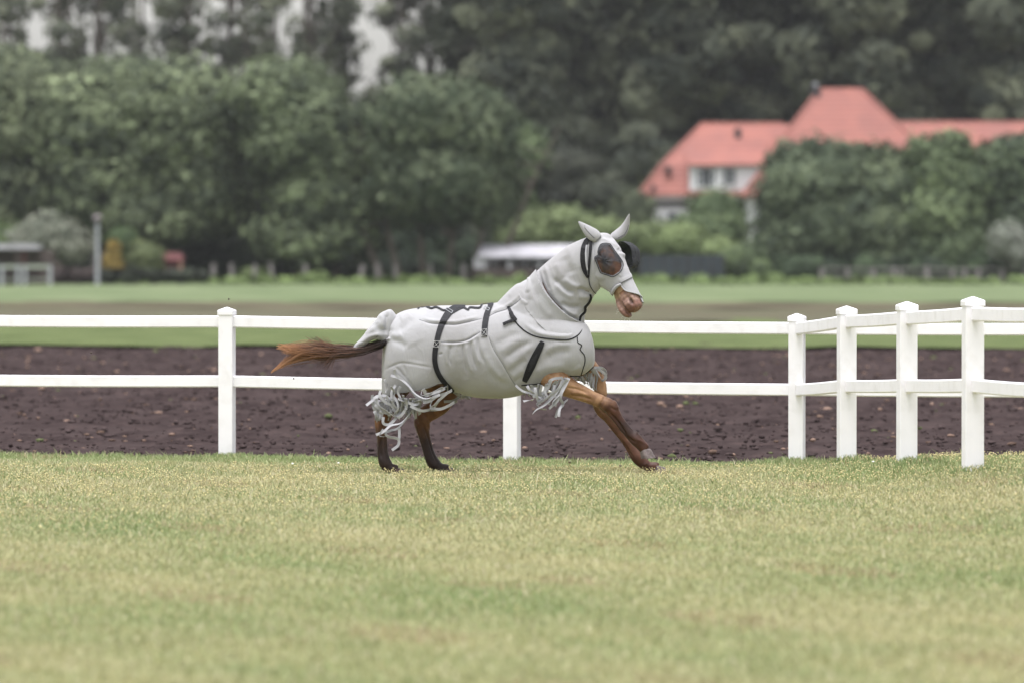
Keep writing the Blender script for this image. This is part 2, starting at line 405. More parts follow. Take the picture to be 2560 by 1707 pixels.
# ------------------------------------------------------------------ white fence
PH, PW = 1.075, .118
def fpost(root, x, d, rot, z, PW=.118):
    b = MB().box(-PW / 2, PW / 2, -PW / 2, PW / 2, -.2, PH - .05, rot, (0, 0))
    p = b.build('post', M['white'], root, bevel=.006); p.location = (x - root.location.x, d - root.location.y, z - root.location.z)
    c = MB(); w2 = PW / 2 + .0055
    def ring(s, zz): return [(cos(rot) * a * s - sin(rot) * bb * s, sin(rot) * a * s + cos(rot) * bb * s, zz) for a, bb in ((-1, -1), (1, -1), (1, 1), (-1, 1))]
    c.rings([ring(w2, PH - .055), ring(w2, PH - .025), ring(w2 * .94, PH - .018), ring(w2 * .08, PH + .004)])
    q = c.build('post_cap', M['white'], p, bevel=.003)
def rail(root, p0, p1, hh, mb=None):
    a = math.atan2(p1[1] - p0[1], p1[0] - p0[0]); L = math.hypot(p1[0] - p0[0], p1[1] - p0[1])
    w2, h2 = .02, .0435
    prof = [(-w2, -h2 + .008), (-w2 + .008, -h2), (w2 - .008, -h2), (w2, -h2 + .008), (w2, h2 - .008), (w2 - .008, h2), (-w2 + .008, h2), (-w2, h2 - .008)]
    rings = []
    for s in (0, .25, .5, .75, 1):
        t = s * L
        x = p0[0] + cos(a) * t; y = p0[1] + sin(a) * t; z = p0[2] + (p1[2] - p0[2]) * s + hh - .004 * sin(pi * s)
        rings.append([(x - sin(a) * q, y + cos(a) * q, z + r) for q, r in prof])
    b = MB().rings(rings); o = root.location
    b.v = [(x - o.x, y - o.y, z - o.z) for x, y, z in b.v]
    b.build('rail', M['white'], root, smooth=False)
RTOP, RBOT = .972, .530
def fence(name, pts, zs, label, first=0, near=False):
    root = empty(name, (pts[0][0], pts[0][1], 0), label, 'fence')
    for i in range(first, len(pts)):
        x, d = pts[i]
        q0, q1 = pts[max(0, i - 1)], pts[min(len(pts) - 1, i + 1)]
        fpost(root, x, d, math.atan2(q1[1] - q0[1], q1[0] - q0[0]) if i else math.atan2(pts[1][1] - pts[0][1], pts[1][0] - pts[0][0]), zs[i], .118 if first else .108)
    for i in range(len(pts) - 1):
        for hh in (RTOP, RBOT):
            if near:   # rails screwed on the side facing the plot
                a = math.atan2(pts[i + 1][1] - pts[i][1], pts[i + 1][0] - pts[i][0]); u = (cos(a), sin(a)); nrm = (u[1], -u[0])
                off = -(PW / 2 + .022)
                p0 = (pts[i][0] - nrm[0] * 0 + nrm[0] * off, pts[i][1] + nrm[1] * off, zs[i]); p1 = (pts[i + 1][0] + nrm[0] * off, pts[i + 1][1] + nrm[1] * off, zs[i + 1])
                L = math.hypot(p1[0] - p0[0], p1[1] - p0[1])
                rail(root, p0, p1, hh)
            else:
                a = math.atan2(pts[i + 1][1] - pts[i][1], pts[i + 1][0] - pts[i][0]); g = PW / 2 - .012
                p0 = (pts[i][0] + cos(a) * g, pts[i][1] + sin(a) * g, zs[i]); p1 = (pts[i + 1][0] - cos(a) * g, pts[i + 1][1] - sin(a) * g, zs[i + 1])
                rail(root, p0, p1, hh)
    return root
fence('rail_fence', FENCE_MAIN, [.03, .03, .027, .005, -.008, -.01, -.01], 'long white two-rail fence running behind the horse along the dark soil')
fence('rail_fence', FENCE_RUN, [-.008, .062, .106, .150, .16], 'shorter white two-rail fence coming forward from the corner at right', first=1, near=False)

# ------------------------------------------------------------------ foliage
def crown(blobs, nleaf, size, cr, c0, c1, seed, flat=.7, clumps=None, keep=1.0):
    """leafy crown: leaf quads grouped in clumps spread over and inside ellipsoids (x,y,z,rx,ry,rz)"""
    r = np.random.default_rng(seed); B = np.array(blobs, float)
    vol = B[:, 3] * B[:, 5]; p = vol / vol.sum(); nc = clumps or max(20, nleaf // 70)
    bi = r.choice(len(B), nc, p=p)
    dirs = r.standard_normal((nc, 3)); dirs /= np.linalg.norm(dirs, axis=1)[:, None]
    rad = np.where(r.random(nc) < .75, .82 + .2 * r.random(nc), .3 + .5 * r.random(nc))
    C = B[bi, :3] + dirs * B[bi, 3:] * rad[:, None]
    tint = r.random(nc) * keep
    ci = r.integers(0, nc, nleaf); n = nleaf
    q = r.standard_normal((n, 3)); q /= np.linalg.norm(q, axis=1)[:, None]
    csz = cr * (.55 + .9 * r.random(nc))
    pos = C[ci] + q * (csz[ci] * (.35 + .75 * r.random(n) ** .6))[:, None] * np.array([1, 1, flat])
    nrm = q * .6 + dirs[ci] * 1.0 + r.standard_normal((n, 3)) * .38 + np.array([0, 0, .15]); nrm /= np.linalg.norm(nrm, axis=1)[:, None]
    t = np.cross(nrm, r.standard_normal((n, 3))); t /= np.linalg.norm(t, axis=1)[:, None]; b = np.cross(nrm, t)
    s = size * (.55 + .8 * r.random(n))
    V = np.zeros((n, 4, 3))
    V[:, 0] = pos - t * s[:, None]; V[:, 1] = pos - b * (s * .45)[:, None]; V[:, 2] = pos + t * s[:, None]; V[:, 3] = pos + b * (s * .45)[:, None] - nrm * (s * .2)[:, None]
    F = (np.arange(n)[:, None] * 4 + np.arange(4)[None])
    f = np.clip(tint[ci] ** 1.9 * .85 + .28 * r.random(n), 0, 1)[:, None]  # random clump tones, pushed darker to paint shadow into the crowns
    c = np.array(c0) * (1 - f) + np.array(c1) * f
    return V.reshape(-1, 3), F, np.repeat(c, 4, 0), C
def treemeshes(name, blobs, nleaf, size, cr, c0, c1, seed, trunk_r=.2, trunk_top=None, lean=0, nlimb=9, stems=1, spread=.8, **kw):
    V, F, c, C = crown(blobs, nleaf, size, cr, c0, c1, seed, **kw)
    cm = mesh(name + '_crown', V, F, c); cm.materials.append(M['leaf'])
    rr = random.Random(seed); b = MB(); zt = trunk_top or max(q[2] for q in blobs)
    cx = sum(q[0] for q in blobs) / len(blobs); cy = sum(q[1] for q in blobs) / len(blobs)
    for s_ in range(stems):
        a = rr.uniform(0, 6.28); ox = (s_ - (stems - 1) / 2) * spread + rr.uniform(-.2, .2) * (stems > 1)
        pts = []; 
        for i in range(7):
            t = i / 6; pts.append((ox * (1 + t * 1.2) + cx * t + sin(t * 4 + a) * .25 * t + lean * t, cy * t + cos(t * 3 + a) * .2 * t, -.2 + (zt + .2) * t))
        b.tube(pts, [trunk_r * (1.25 if i == 0 else 1) * (1 - .85 * i / 6) for i in range(7)], 8)
        order = rr.sample(range(len(C)), min(nlimb, len(C)))
        for k in order:
            e = Vector(C[k]); t = rr.uniform(.3, .85); i = int(t * 6); p = Vector(pts[i]).lerp(Vector(pts[i + 1]), t * 6 - i)
            if e.z < p.z: e.z = p.z + abs(e.z - p.z) * .3
            m_ = p.lerp(e, .5) + Vector((rr.uniform(-.3, .3), rr.uniform(-.3, .3), rr.uniform(-.1, .4)))
            r0 = trunk_r * .45 * (1 - t * .6)
            b.tube([p, m_, e], [r0, r0 * .6, r0 * .15], 5)
    tm = mesh(name + '_trunk', b.v, b.f); tm.materials.append(M['bark'])
    return cm, tm
def puttree(kind, cm, tm, x, d, z, label, cat='tree', group=None, rot=0, s=1, crown_name='crown'):
    e = empty(kind, (x, d, z), label, cat, group); e.rotation_euler.z = rot; e.scale = (s, s, s)
    for nm, me in ((crown_name, cm), ('trunk', tm)):
        o = bpy.data.objects.new(nm, me); COL.objects.link(o); o.parent = e
    return e
def BX(xv, d): return (xv - 1176) * d / FV
def BZ(yv, d): return CAMH - (yv - 600) * d / FV
def viewtree(kind, d, label, blobs_v, nleaf, size, cr, c0, c1, seed, basex=None, depth=1.0, cat='tree', group=None, base_y=None, **kw):
    """blobs in view pixels (cx, cy, rx, ry[, dy]) turned into metres at distance d"""
    s = d / FV; bx = basex if basex is not None else sum(b[0] for b in blobs_v) / len(blobs_v)
    X0 = BX(bx, d); bl = []
    for q in blobs_v:
        cx, cy, rx, ry = q[:4]; dy = q[4] if len(q) > 4 else 0
        bl.append(((cx - bx) * s, dy, BZ(cy, d), rx * s, rx * s * depth, ry * s))
    cm, tm = treemeshes(kind, bl, nleaf, size, cr, c0, c1, seed, **kw)
    return puttree(kind, cm, tm, X0, d, 0, label, cat, group, crown_name='foliage' if cat in ('bush', 'shrub', 'hedge') else 'crown')
G0, G1 = (.012, .019, .013), (.215, .25, .14)
GR = 'broadleaf trees in the row beyond the crop field'
viewtree('broadleaf_tree', 345, 'broad green tree cut off by the left edge, behind the pale flowering bush', [(40, 300, 120, 170), (-60, 260, 120, 150), (60, 450, 110, 110), (-40, 480, 120, 110), (110, 190, 55, 60), (20, 170, 60, 50)], 51000, 0.32, 1.5, G0, G1, 21, group=GR, trunk_r=.3, stems=2)
viewtree('broadleaf_tree', 338, 'biggest pale green round-headed tree behind the lamp post', [(330, 300, 150, 140), (230, 300, 120, 120), (430, 290, 110, 130), (250, 440, 130, 110), (430, 430, 120, 120), (340, 500, 150, 60), (330, 205, 110, 55), (430, 200, 50, 50), (250, 195, 50, 45)], 88400, 0.32, 1.35, G0, (.23, .275, .15), 22, group=GR, trunk_r=.35, stems=2, spread=2)
viewtree('broadleaf_tree', 336, 'green tree with drooping right side in the middle of the row', [(650, 240, 100, 88), (700, 320, 115, 110), (745, 390, 85, 110), (740, 470, 110, 80), (720, 550, 110, 55), (800, 520, 55, 60)], 71400, 0.30, 1.3, G0, (.20, .245, .13), 23, group=GR, trunk_r=.3, stems=3, spread=1.2)
viewtree('broadleaf_tree', 334, 'dark tree with a round top whose bare trunks stand above the last field posts', [(985, 290, 110, 100), (1075, 320, 85, 110), (920, 330, 70, 110), (1000, 420, 130, 80), (1110, 430, 60, 80), (930, 450, 70, 60)], 61200, 0.30, 1.25, (.022, .036, .018), (.125, .15, .085), 24, group=GR, trunk_r=.22, stems=6, spread=1.3)
viewtree('broadleaf_tree', 352, 'filler tree with leaves coloured dark for the shade between the tallest crowns', [(560, 380, 130, 140), (850, 420, 120, 130), (520, 540, 120, 70), (850, 560, 150, 60)], 37400, 0.38, 1.8, (.016, .026, .016), (.04, .06, .03), 25, group=GR, trunk_r=.3, stems=4, spread=4, depth=.5)  # added filler; leaf colours kept dark to paint shade between the crowns
viewtree('broadleaf_tree', 352, 'slim paler tree just right of the dark round-topped tree', [(1190, 400, 50, 100), (1200, 500, 45, 60)], 11900, 0.30, 1.2, (.05, .07, .035), (.12, .16, .07), 26, group=GR, trunk_r=.15)
# understorey below the row
GB = 'bushes below the tree row'
viewtree('understorey_bush', 341, 'dark scrub under the trees right of the golden shrub', [(470, 610, 60, 45), (560, 605, 60, 50)], 8500, 0.24, 1, (.012, .018, .012), (.045, .07, .03), 31, cat='bush', group=GB, trunk_r=.05, nlimb=4)
viewtree('understorey_bush', 341, 'dark scrub below the drooping tree in the middle of the row', [(680, 610, 70, 45), (770, 600, 60, 50)], 10200, 0.24, 1, (.015, .022, .014), (.055, .085, .035), 32, cat='bush', group=GB, trunk_r=.05, nlimb=4)
viewtree('understorey_bush', 343, 'dark scrub between the bare trunks of the round-topped tree', [(900, 625, 60, 28), (1010, 628, 60, 26), (1080, 600, 40, 40)], 10200, 0.24, 1, (.012, .02, .013), (.04, .06, .028), 33, cat='bush', group=GB, trunk_r=.05, nlimb=4)
viewtree('understorey_bush', 336, 'bright low weeds at the foot of the field posts', [(580, 640, 30, 14)], 900, .25, .6, (.10, .14, .05), (.22, .28, .12), 34, cat='bush', trunk_r=.03, nlimb=2)
# garden at the left
viewtree('flowering_bush', 329, 'pale grey-green flowering bush behind the open shelter at left', [(110, 540, 45, 38), (160, 555, 38, 35), (60, 555, 30, 25)], 8840, 0.21, .8, (.09, .105, .075), (.37, .38, .30), 41, cat='bush', trunk_r=.08)
viewtree('garden_bush', 330, 'low green bush at the left edge behind the shelter roof', [(5, 555, 40, 25), (-40, 550, 40, 35)], 4420, 0.21, .8, (.06, .09, .04), (.18, .24, .10), 42, cat='bush', trunk_r=.06)
viewtree('golden_conifer', 327, 'narrow golden yellow conical shrub right of the lamp post', [(260, 612, 16, 14), (260, 596, 11, 16), (261, 576, 6, 14), (262, 562, 3, 9)], 4080, 0.12, .35, (.15, .11, .03), (.36, .26, .07), 43, cat='shrub', trunk_r=.04, nlimb=3)
viewtree('round_shrub', 328, 'clipped ball-shaped green shrub between the golden shrub and the red hut', [(332, 588, 38, 34), (332, 610, 32, 25)], 7140, 0.15, .45, (.075, .095, .045), (.17, .20, .09), 44, cat='shrub', trunk_r=.06)
viewtree('round_shrub', 333, 'loose green shrub right behind the lamp post', [(285, 560, 22, 26)], 2210, 0.19, .6, (.04, .065, .03), (.12, .17, .07), 45, cat='shrub', trunk_r=.04)
for i, (x0, x1, c, lab) in enumerate([(120, 225, ((.045, .035, .035), (.085, .065, .06)), 'reddish brown clipped hedge left of the lamp post'), (232, 470, ((.018, .022, .016), (.05, .06, .04)), 'long dark clipped hedge right of the lamp post')]):
    bl = [(x, 634, 14, 13) for x in range(x0, x1, 18)]
    viewtree('clipped_hedge', 325, lab, bl, 4200, .2, .3, c[0], c[1], 46 + i, cat='hedge', trunk_r=.04, nlimb=2)
# middle ground bushes between row and house
viewtree('green_bush', 342, 'light green spreading bush behind the long pale shed', [(1210, 550, 50, 30), (1280, 530, 65, 40), (1350, 545, 60, 40), (1420, 560, 60, 35), (1490, 545, 50, 30)], 15300, 0.24, 1, (.08, .105, .045), (.21, .26, .12), 51, cat='bush', trunk_r=.08)
viewtree('yew_tree', 352, 'dark dense conifer above the light green bush left of the house', [(1300, 460, 62, 60), (1290, 400, 45, 50), (1330, 390, 40, 35), (1310, 520, 40, 40)], 18700, 0.26, .9, (.018, .022, .018), (.075, .08, .055), 52, trunk_r=.15)
viewtree('yew_tree', 350, 'smaller brownish green tree right of the dark conifer', [(1380, 455, 38, 42), (1385, 505, 45, 35)], 10200, 0.24, .9, (.028, .034, .025), (.10, .11, .07), 53, trunk_r=.12)
viewtree('yew_tree', 349, 'small grey-green tree in front of the left house corner', [(1440, 490, 38, 38), (1440, 530, 50, 30)], 10200, 0.24, .9, (.04, .05, .032), (.13, .15, .085), 54, trunk_r=.12)
GH = 'bushes in front of the red-roofed house'
viewtree('green_bush', 346, 'green bush hiding the white wall under the dormer windows', [(1645, 490, 40, 34), (1640, 535, 65, 40), (1570, 570, 70, 26)], 20400, 0.25, 1, (.05, .075, .035), (.16, .21, .10), 55, cat='bush', group=GH, trunk_r=.08)
viewtree('green_bush', 340, 'pale green low bush just right of the horse head', [(1560, 560, 60, 28), (1640, 590, 60, 25)], 8500, 0.23, .9, (.09, .12, .05), (.22, .28, .12), 56, cat='bush', group=GH, trunk_r=.06)
viewtree('green_bush', 338, 'tall leafy bush hiding the middle of the house', [(1860, 435, 95, 75), (1812, 372, 17, 30), (1868, 362, 18, 30), (1925, 365, 17, 28), (1930, 410, 80, 65), (1815, 500, 50, 60), (1880, 530, 120, 80), (1810, 575, 80, 45)], 54400, 0.27, 1.1, (.028, .042, .024), (.15, .185, .105), 57, cat='bush', group=GH, trunk_r=.12)
viewtree('green_bush', 337, 'leafy bush right of centre in front of the house', [(2030, 440, 75, 62), (2008, 378, 17, 34), (2060, 385, 18, 28), (2020, 530, 110, 80), (2060, 600, 120, 40)], 37400, 0.27, 1.1, (.024, .036, .022), (.135, .165, .09), 58, cat='bush', group=GH, trunk_r=.12)
viewtree('green_bush', 336, 'bright green upright bush below the right roof wing', [(2150, 410, 52, 62), (2128, 355, 18, 40), (2182, 352, 18, 42), (2190, 430, 50, 80), (2160, 500, 90, 70), (2170, 580, 110, 50)], 37400, 0.27, 1.1, (.03, .045, .024), (.16, .205, .10), 59, cat='bush', group=GH, trunk_r=.12)
viewtree('broadleaf_tree', 338, 'tall green tree at the right edge in front of the roof', [(2315, 385, 62, 58), (2290, 440, 60, 78), (2380, 420, 80, 100), (2340, 520, 90, 90), (2390, 590, 80, 50)], 51000, 0.27, 1.1, (.018, .028, .018), (.11, .145, .075), 60, group=GR, trunk_r=.2)
viewtree('low_bush', 333, 'low dark rounded bush left of the rough field posts', [(1730, 628, 60, 28), (1700, 605, 45, 25)], 10200, 0.21, .7, (.02, .03, .018), (.12, .16, .07), 61, cat='bush', trunk_r=.05)
viewtree('low_bush', 334, 'dark scrub behind the rough field posts at right', [(1850, 625, 90, 30), (2000, 625, 90, 30), (2150, 625, 90, 32), (2300, 620, 90, 35)], 20400, 0.23, .8, (.014, .022, .015), (.05, .075, .035), 62, cat='bush', trunk_r=.05)
viewtree('blossom_bush', 331, 'bush with white blossom at the right edge above the field posts', [(2310, 550, 30, 30), (2330, 580, 25, 25)], 2550, 0.17, .7, (.14, .16, .12), (.42, .42, .38), 63, cat='bush', trunk_r=.05)
viewtree('autumn_bush', 352, 'small bush with orange tinted leaves poking above the green bushes by the roof', [(1975, 375, 30, 22), (2010, 365, 18, 18)], 2550, 0.23, .7, (.16, .11, .04), (.33, .20, .07), 64, cat='bush', trunk_r=.08)

# tall wood behind
D_W = 430
W0, W1 = (.035, .042, .032), (.21, .225, .15)  # leaf colours lifted to paint extra haze over the thin-crowned trees
protos = []
rw = random.Random(3)
for k in range(4):
    rr = random.Random(100 + k); bl = []
    for i in range(9):
        z = 9 + i * 2.2; bl.append((rr.uniform(-2.6, 2.6), rr.uniform(-1.5, 1.5), z, rr.uniform(1.5, 2.6), rr.uniform(1.5, 2.4), rr.uniform(.9, 1.7)))
    protos.append(treemeshes('tall_tree', bl, 3300, .34, 1.0, W0, W1, 200 + k, trunk_r=.38, trunk_top=29, nlimb=26, clumps=60, flat=.95))
dense = []
for k in range(3):
    rr = random.Random(140 + k); bl = []
    for i in range(12):
        z = 3 + i * 2.3; bl.append((rr.uniform(-2.6, 2.6), rr.uniform(-1.8, 1.8), z, rr.uniform(2.2, 3.4), rr.uniform(1.8, 2.8), rr.uniform(2.0, 3.0)))
    dense.append(treemeshes('tall_tree', bl, 23800, 0.38, 1.4, (.020, .027, .022), (.165, .18, .115), 240 + k, trunk_r=.38, trunk_top=28, nlimb=20, clumps=200))
GW = 'tall trees of the wood on the skyline'
xs_sparse = [-60, 60, 170, 290, 400, 500, 600, 690, 790, 905, 990, 1075]
xs_sparse = [-70, 20, 130, 225, 330, 430, 520, 610, 700, 790, 920, 990, 1060]
n_l = ['thin-crowned tall tree on the skyline above the left tree row, sky showing through']
LW = ['cut by the left edge', 'above the open shelter', 'above the pale flowering bush', 'straight above the lamp post', 'above the round clipped shrub', 'above the middle of the biggest crown', 'left of the dark gap in the row',
      'above the gap between the two biggest crowns', 'above the drooping tree', 'just left of the large sky opening', 'just right of the large sky opening', 'above the dark round-topped tree', 'nearest the closed wood']
for i, xv in enumerate(xs_sparse):
    d = D_W + rw.uniform(-12, 25); c, t = protos[i % 4]
    puttree('woodland_tree', c, t, BX(xv, d), d, 0, 'thin-crowned tall skyline tree, ' + LW[i], 'tree', GW + ', left part', rw.uniform(0, 6.28), rw.uniform(.88, 1.08))
i = 0
for row, (dd, step) in enumerate([(415, 92), (440, 80), (470, 85)]):
    xv = 1130 + row * 25; j = 0; ORD = 'first second third fourth fifth sixth seventh eighth ninth tenth eleventh twelfth thirteenth fourteenth fifteenth sixteenth seventeenth eighteenth nineteenth twentieth'.split()
    while xv < 2480:
        d = dd + rw.uniform(-6, 6); c, t = dense[i % 3]; i += 1
        puttree('woodland_tree', c, t, BX(xv, d), d, 0, 'tall dense tree in the %s rank of the closed wood, %s from the left' % (('front', 'middle', 'rear')[row], ORD[j]), 'tree', GW + ', closed right part', rw.uniform(0, 6.28), rw.uniform(.92, 1.15))
        xv += step * rw.uniform(.85, 1.2); j += 1
# low dark undergrowth of the wood, one mass
V, F, c, _ = crown([(BX(x, 460), random.uniform(-3, 3), random.uniform(2, 6), 5, 4, random.uniform(3, 7)) for x in range(-200, 2600, 110)], 68000, 0.46, 2.2, (.02, .03, .02), (.065, .085, .045), 77)
o = link('undergrowth', mesh('undergrowth', V, F, c), M['leaf']); o.location = (0, 455, 0)
tag(o, 'dark undergrowth along the foot of the far wood', 'undergrowth', kind='stuff')

# ------------------------------------------------------------------ house
def house():
    d = 380.0; S = d / FV
    X = lambda xv: (xv - 1176) * S
    Z = lambda yv: CAMH - (yv - 600) * S
    cx = X(1930)
    root = empty('house', (cx, d, 0), 'large white house with red hipped tile roofs behind the bushes', 'house')
    def loc(x): return x - cx
    def roof(levels, name='roof', m='tile', parent=root, flare=True):
        b = MB(); rings = [[(loc(x0), y0, z), (loc(x1), y0, z), (loc(x1), y1, z), (loc(x0), y1, z)] for x0, x1, y0, y1, z in levels]
        b.rings(rings); return b.build(name, M[m], parent)
    # walls
    b = MB().box(loc(X(1500)), loc(X(2840)), -5.2, 5.2, -.2, Z(452)); wl = b.build('wall', M['wall'], root)
    MB().box(loc(X(1488)), loc(X(1720)), -5.26, 5.0, Z(478), Z(466)).build('fascia', M['dark'], root)
    # left wing roof
    lw = roof([(X(1463), X(1900), -6.6, 6.6, Z(453)), (X(1463), X(1900), -6.6, 6.6, Z(450)), (X(1515), X(1900), -5.1, 5.1, Z(382)), (X(1612), X(1900), -.12, .12, Z(287))])
    rw_ = roof([(X(2000), X(2860), -6.4, 6.4, Z(450)), (X(2000), X(2810), -5.0, 5.0, Z(382)), (X(2000), X(2770), -.12, .12, Z(284))])
    ct = roof([(X(1690), X(2200), -8.0, 8.0, Z(455)), (X(1690), X(2200), -8.0, 8.0, Z(451)), (X(1742), X(2142), -6.2, 6.2, Z(382)), (X(1880), X(1980), -.3, .3, Z(208))])
    # ridge tiles
    for (a, bb, yv) in ((1612, 1800, 286.5), (1880, 1980, 207.5), (2055, 2770, 283.5)):
        MB().tube([(loc(X(a)), 0, Z(yv)), (loc(X(bb)), 0, Z(yv))], .14, 8).build('ridge', M['tile'], root)
    for (p, q) in (((1612, 287, -.1), (1515, 382, -5.1)), ((1880, 208, -.3), (1742, 382, -6.2)), ((1980, 208, -.3), (2142, 382, -6.2)), ((1515, 382, -5.1), (1463, 450, -6.6))):
        MB().tube([(loc(X(p[0])), p[2], Z(p[1])), (loc(X(q[0])), q[2], Z(q[1]))], .13, 8).build('ridge', M['tile'], root)
    # dormer
    dm = MB().box(loc(X(1577)), loc(X(1752)), -6.4, -3, Z(451), Z(385)).build('dormer', M['wall'], root)
    rv = MB(); x0, x1 = loc(X(1572)), loc(X(1757))
    rv.add([(x0, -6.75, Z(386)), (x1, -6.75, Z(386)), (x1, -3.2, Z(352)), (x0, -3.2, Z(352)), (x0, -6.75, Z(382)), (x1, -6.75, Z(382)), (x1, -3.2, Z(347)), (x0, -3.2, Z(347))], [(0, 1, 2, 3), (7, 6, 5, 4), (0, 4, 5, 1), (1, 5, 6, 2), (2, 6, 7, 3), (3, 7, 4, 0)])
    rv.build('dormer_roof', M['tile'], dm)
    def window(xa, xb, ya, yb, y, parent):
        a, bb, t, bo = loc(X(xa)), loc(X(xb)), Z(ya), Z(yb)
        fr = MB()
        th = .12
        fr.box(a - th, bb + th, y - .08, y + .02, t, t + th).box(a - th, bb + th, y - .08, y + .02, bo - th, bo)
        fr.box(a - th, a, y - .08, y + .02, bo, t).box(bb, bb + th, y - .08, y + .02, bo, t)
        m_ = (a + bb) / 2; fr.box(m_ - .04, m_ + .04, y - .07, y + .02, bo, t)
        w_ = fr.build('window', M['wall'], parent)
        MB().box(a, bb, y - .03, y + .01, bo, t).build('pane', M['glass'], w_)
    window(1594, 1613, 392, 430, -6.4, root); window(1617, 1634, 392, 430, -6.4, root); window(1654, 1680, 391, 428, -6.4, root)
    for xa in (1530, 1590, 1650): window(xa, xa + 36, 490, 540, -5.2, root)
    # chimney with light cowl, vents
    ch = MB().box(loc(X(1862)), loc(X(1882)), -.9, .3, Z(232), Z(200)).build('chimney', M['dark'], root)
    MB().tube([(loc(X(1872)), -.3, Z(201)), (loc(X(1872)), -.3, Z(191))], .18, 10).build('cowl', M['galv'], ch)
    MB().box(loc(X(1686)), loc(X(1699)), -1.9, -.9, Z(322), Z(297)).build('roof_vent', M['dark'], root)
    # small dark rooflights on the hip
    MB().box(loc(X(1522)), loc(X(1536)), -6.1, -5.2, Z(398), Z(386)).build('roof_vent', M['dark'], root)
    MB().box(loc(X(1490)), loc(X(1500)), -6.6, -5.6, Z(442), Z(430)).build('roof_vent', M['dark'], root)
    # white lean-to at left
    MB().box(loc(X(1500)), loc(X(1580)), -9.5, -5.3, -.1, Z(515)).build('annexe', M['wall'], root)
    # white panel section right of the dormer
    MB().box(loc(X(1704)), loc(X(1800)), -7.2, -5.3, -.1, Z(456)).build('porch', M['wall'], root)
house()

# ------------------------------------------------------------------ garden things at the far edge of the field
def lamp():
    d = 324; x = BX(224, d); e = empty('street_lamp', (x, d, 0), 'slim grey lamp post with a small round head by the hedge', 'lamp post')
    zt = BZ(512, d)
    MB().tube([(0, 0, -.2), (0, 0, .6), (0, 0, zt)], [.15, .13, .1], 12).build('pole', M['galv'], e)
    b = MB(); n = 14
    prof = [(.03, zt), (.12, zt + .04), (.2, zt + .12), (.26, zt + .24), (.3, zt + .3), (.24, zt + .38), (.10, zt + .44), (.01, zt + .46)]
    b.rings([[(cos(2 * pi * k / n) * r, sin(2 * pi * k / n) * r, z) for k in range(n)] for r, z in prof]).build('lamp_head', M['dryhead'], e, smooth=True)
M['dryhead'] = mat('lamp_head_grey', (.2, .17, .18), .5)
lamp()
def shelter():
    d = 322; s = d / FV
    x0, x1 = BX(-60, d), BX(108, d); e = empty('open_shelter', (x0, d, 0), 'low flat-roofed dark open shelter at the left edge', 'shelter')
    w_ = x1 - x0
    MB().box(-.1, w_ - .4, -1.6, 1.6, BZ(573, d), BZ(561, d)).build('flat_roof', M['shed'], e)
    MB().box(.1, w_ + .3, 1.4, 1.5, 0, BZ(575, d)).build('back_wall', M['brownwood'], e)
    for xv in (-40, 45, 60, 104): 
        xx = BX(xv, d) - x0; MB().box(xx - .06, xx + .06, -1.5, -1.38, -.1, BZ(573, d)).build('post', M['redwood'] if xv == 60 else M['brownwood'], e)
shelter()
def railing():
    d = 316; x0 = BX(-40, d); e = empty('railing', (x0, d, 0), 'pale metal railing standing in front of the open shelter', 'railing')
    zt = BZ(609, d)
    MB().box(0, BX(118, d) - x0, -.05, .05, zt - .2, zt).build('top_rail', M['rail'], e)
    MB().box(0, BX(118, d) - x0, -.03, .03, .35, .42).build('lower_rail', M['rail'], e)
    for xv in (-30, 5, 42, 58, 116):
        xx = BX(xv, d) - x0; MB().tube([(xx - .02, 0, -.2), (xx - .02, 0, zt - .02)], .11, 8).build('leg', M['galv'], e)
M['rail'] = mat('pale_green_paint', (.33, .36, .30), .7, var=(.25, .28, .23), scale=2)
railing()
def redhut():
    d = 331; x0, x1 = BX(352, d), BX(420, d); e = empty('garden_hut', (x0, d, 0), 'small red garden hut low behind the long dark hedge', 'hut')
    wd = x1 - x0
    MB().box(0, wd, -.8, .8, -.1, BZ(598, d)).build('wall', M['redwood'], e)
    zz = BZ(598, d); b = MB(); b.rings([[(-.1, -1, zz), (wd + .1, -1, zz), (wd + .1, 1, zz), (-.1, 1, zz)], [(.1, -.1, zz + .45), (wd - .1, -.1, zz + .45), (wd - .1, .1, zz + .45), (.1, .1, zz + .45)]]).build('roof', M['redwood'], e)
    MB().box(wd - .18, wd + .02, -.86, -.8, -.1, zz + .02).build('corner_board', M['tanb'], e)
M['tanb'] = mat('tan_board', (.42, .25, .19), .8)
redhut()
def longshed():
    d = 333; x0, x1 = BX(1097, d), BX(1340, d); e = empty('long_shed', (x0, d, 0), 'long low pale shed with dark uprights behind the horse neck', 'shed')
    wd = x1 - x0; zt, zm, zb = BZ(562, d), BZ(588, d), BZ(617, d)
    b = MB(); b.add([(.0, -2.2, zm), (wd, -2.2, zm - .05), (wd, 1.5, zt), (.25, 1.5, zt), (0, -2.2, zm - .12), (wd, -2.2, zm - .17), (wd, 1.5, zt - .12), (.25, 1.5, zt - .12)], [(0, 1, 2, 3), (7, 6, 5, 4), (0, 4, 5, 1), (1, 5, 6, 2), (2, 6, 7, 3), (3, 7, 4, 0)])
    b.build('roof', M['shed'], e)
    MB().box(-.1, wd, -2.0, 1.3, -.1, zb).build('plinth', M['brownwood'], e)
    MB().box(0, wd, 1.2, 1.3, zb, zm + .4).build('back_wall', M['shed'], e)
    x = .0
    MB().box(-.2, .55, -2.05, -1.95, zb, zm - .12).build('end_panel', M['shed'], e)
    k = 0
    while x < wd - .6:
        x += random.uniform(.55, .95); k += 1
        w_ = random.uniform(.2, .5)
        MB().box(x, x + w_, -2.04, -1.96, zb, zm - random.choice([.14, .14, .4])).build('upright', M['dark'] if k % 2 else M['shed'], e)
longshed()
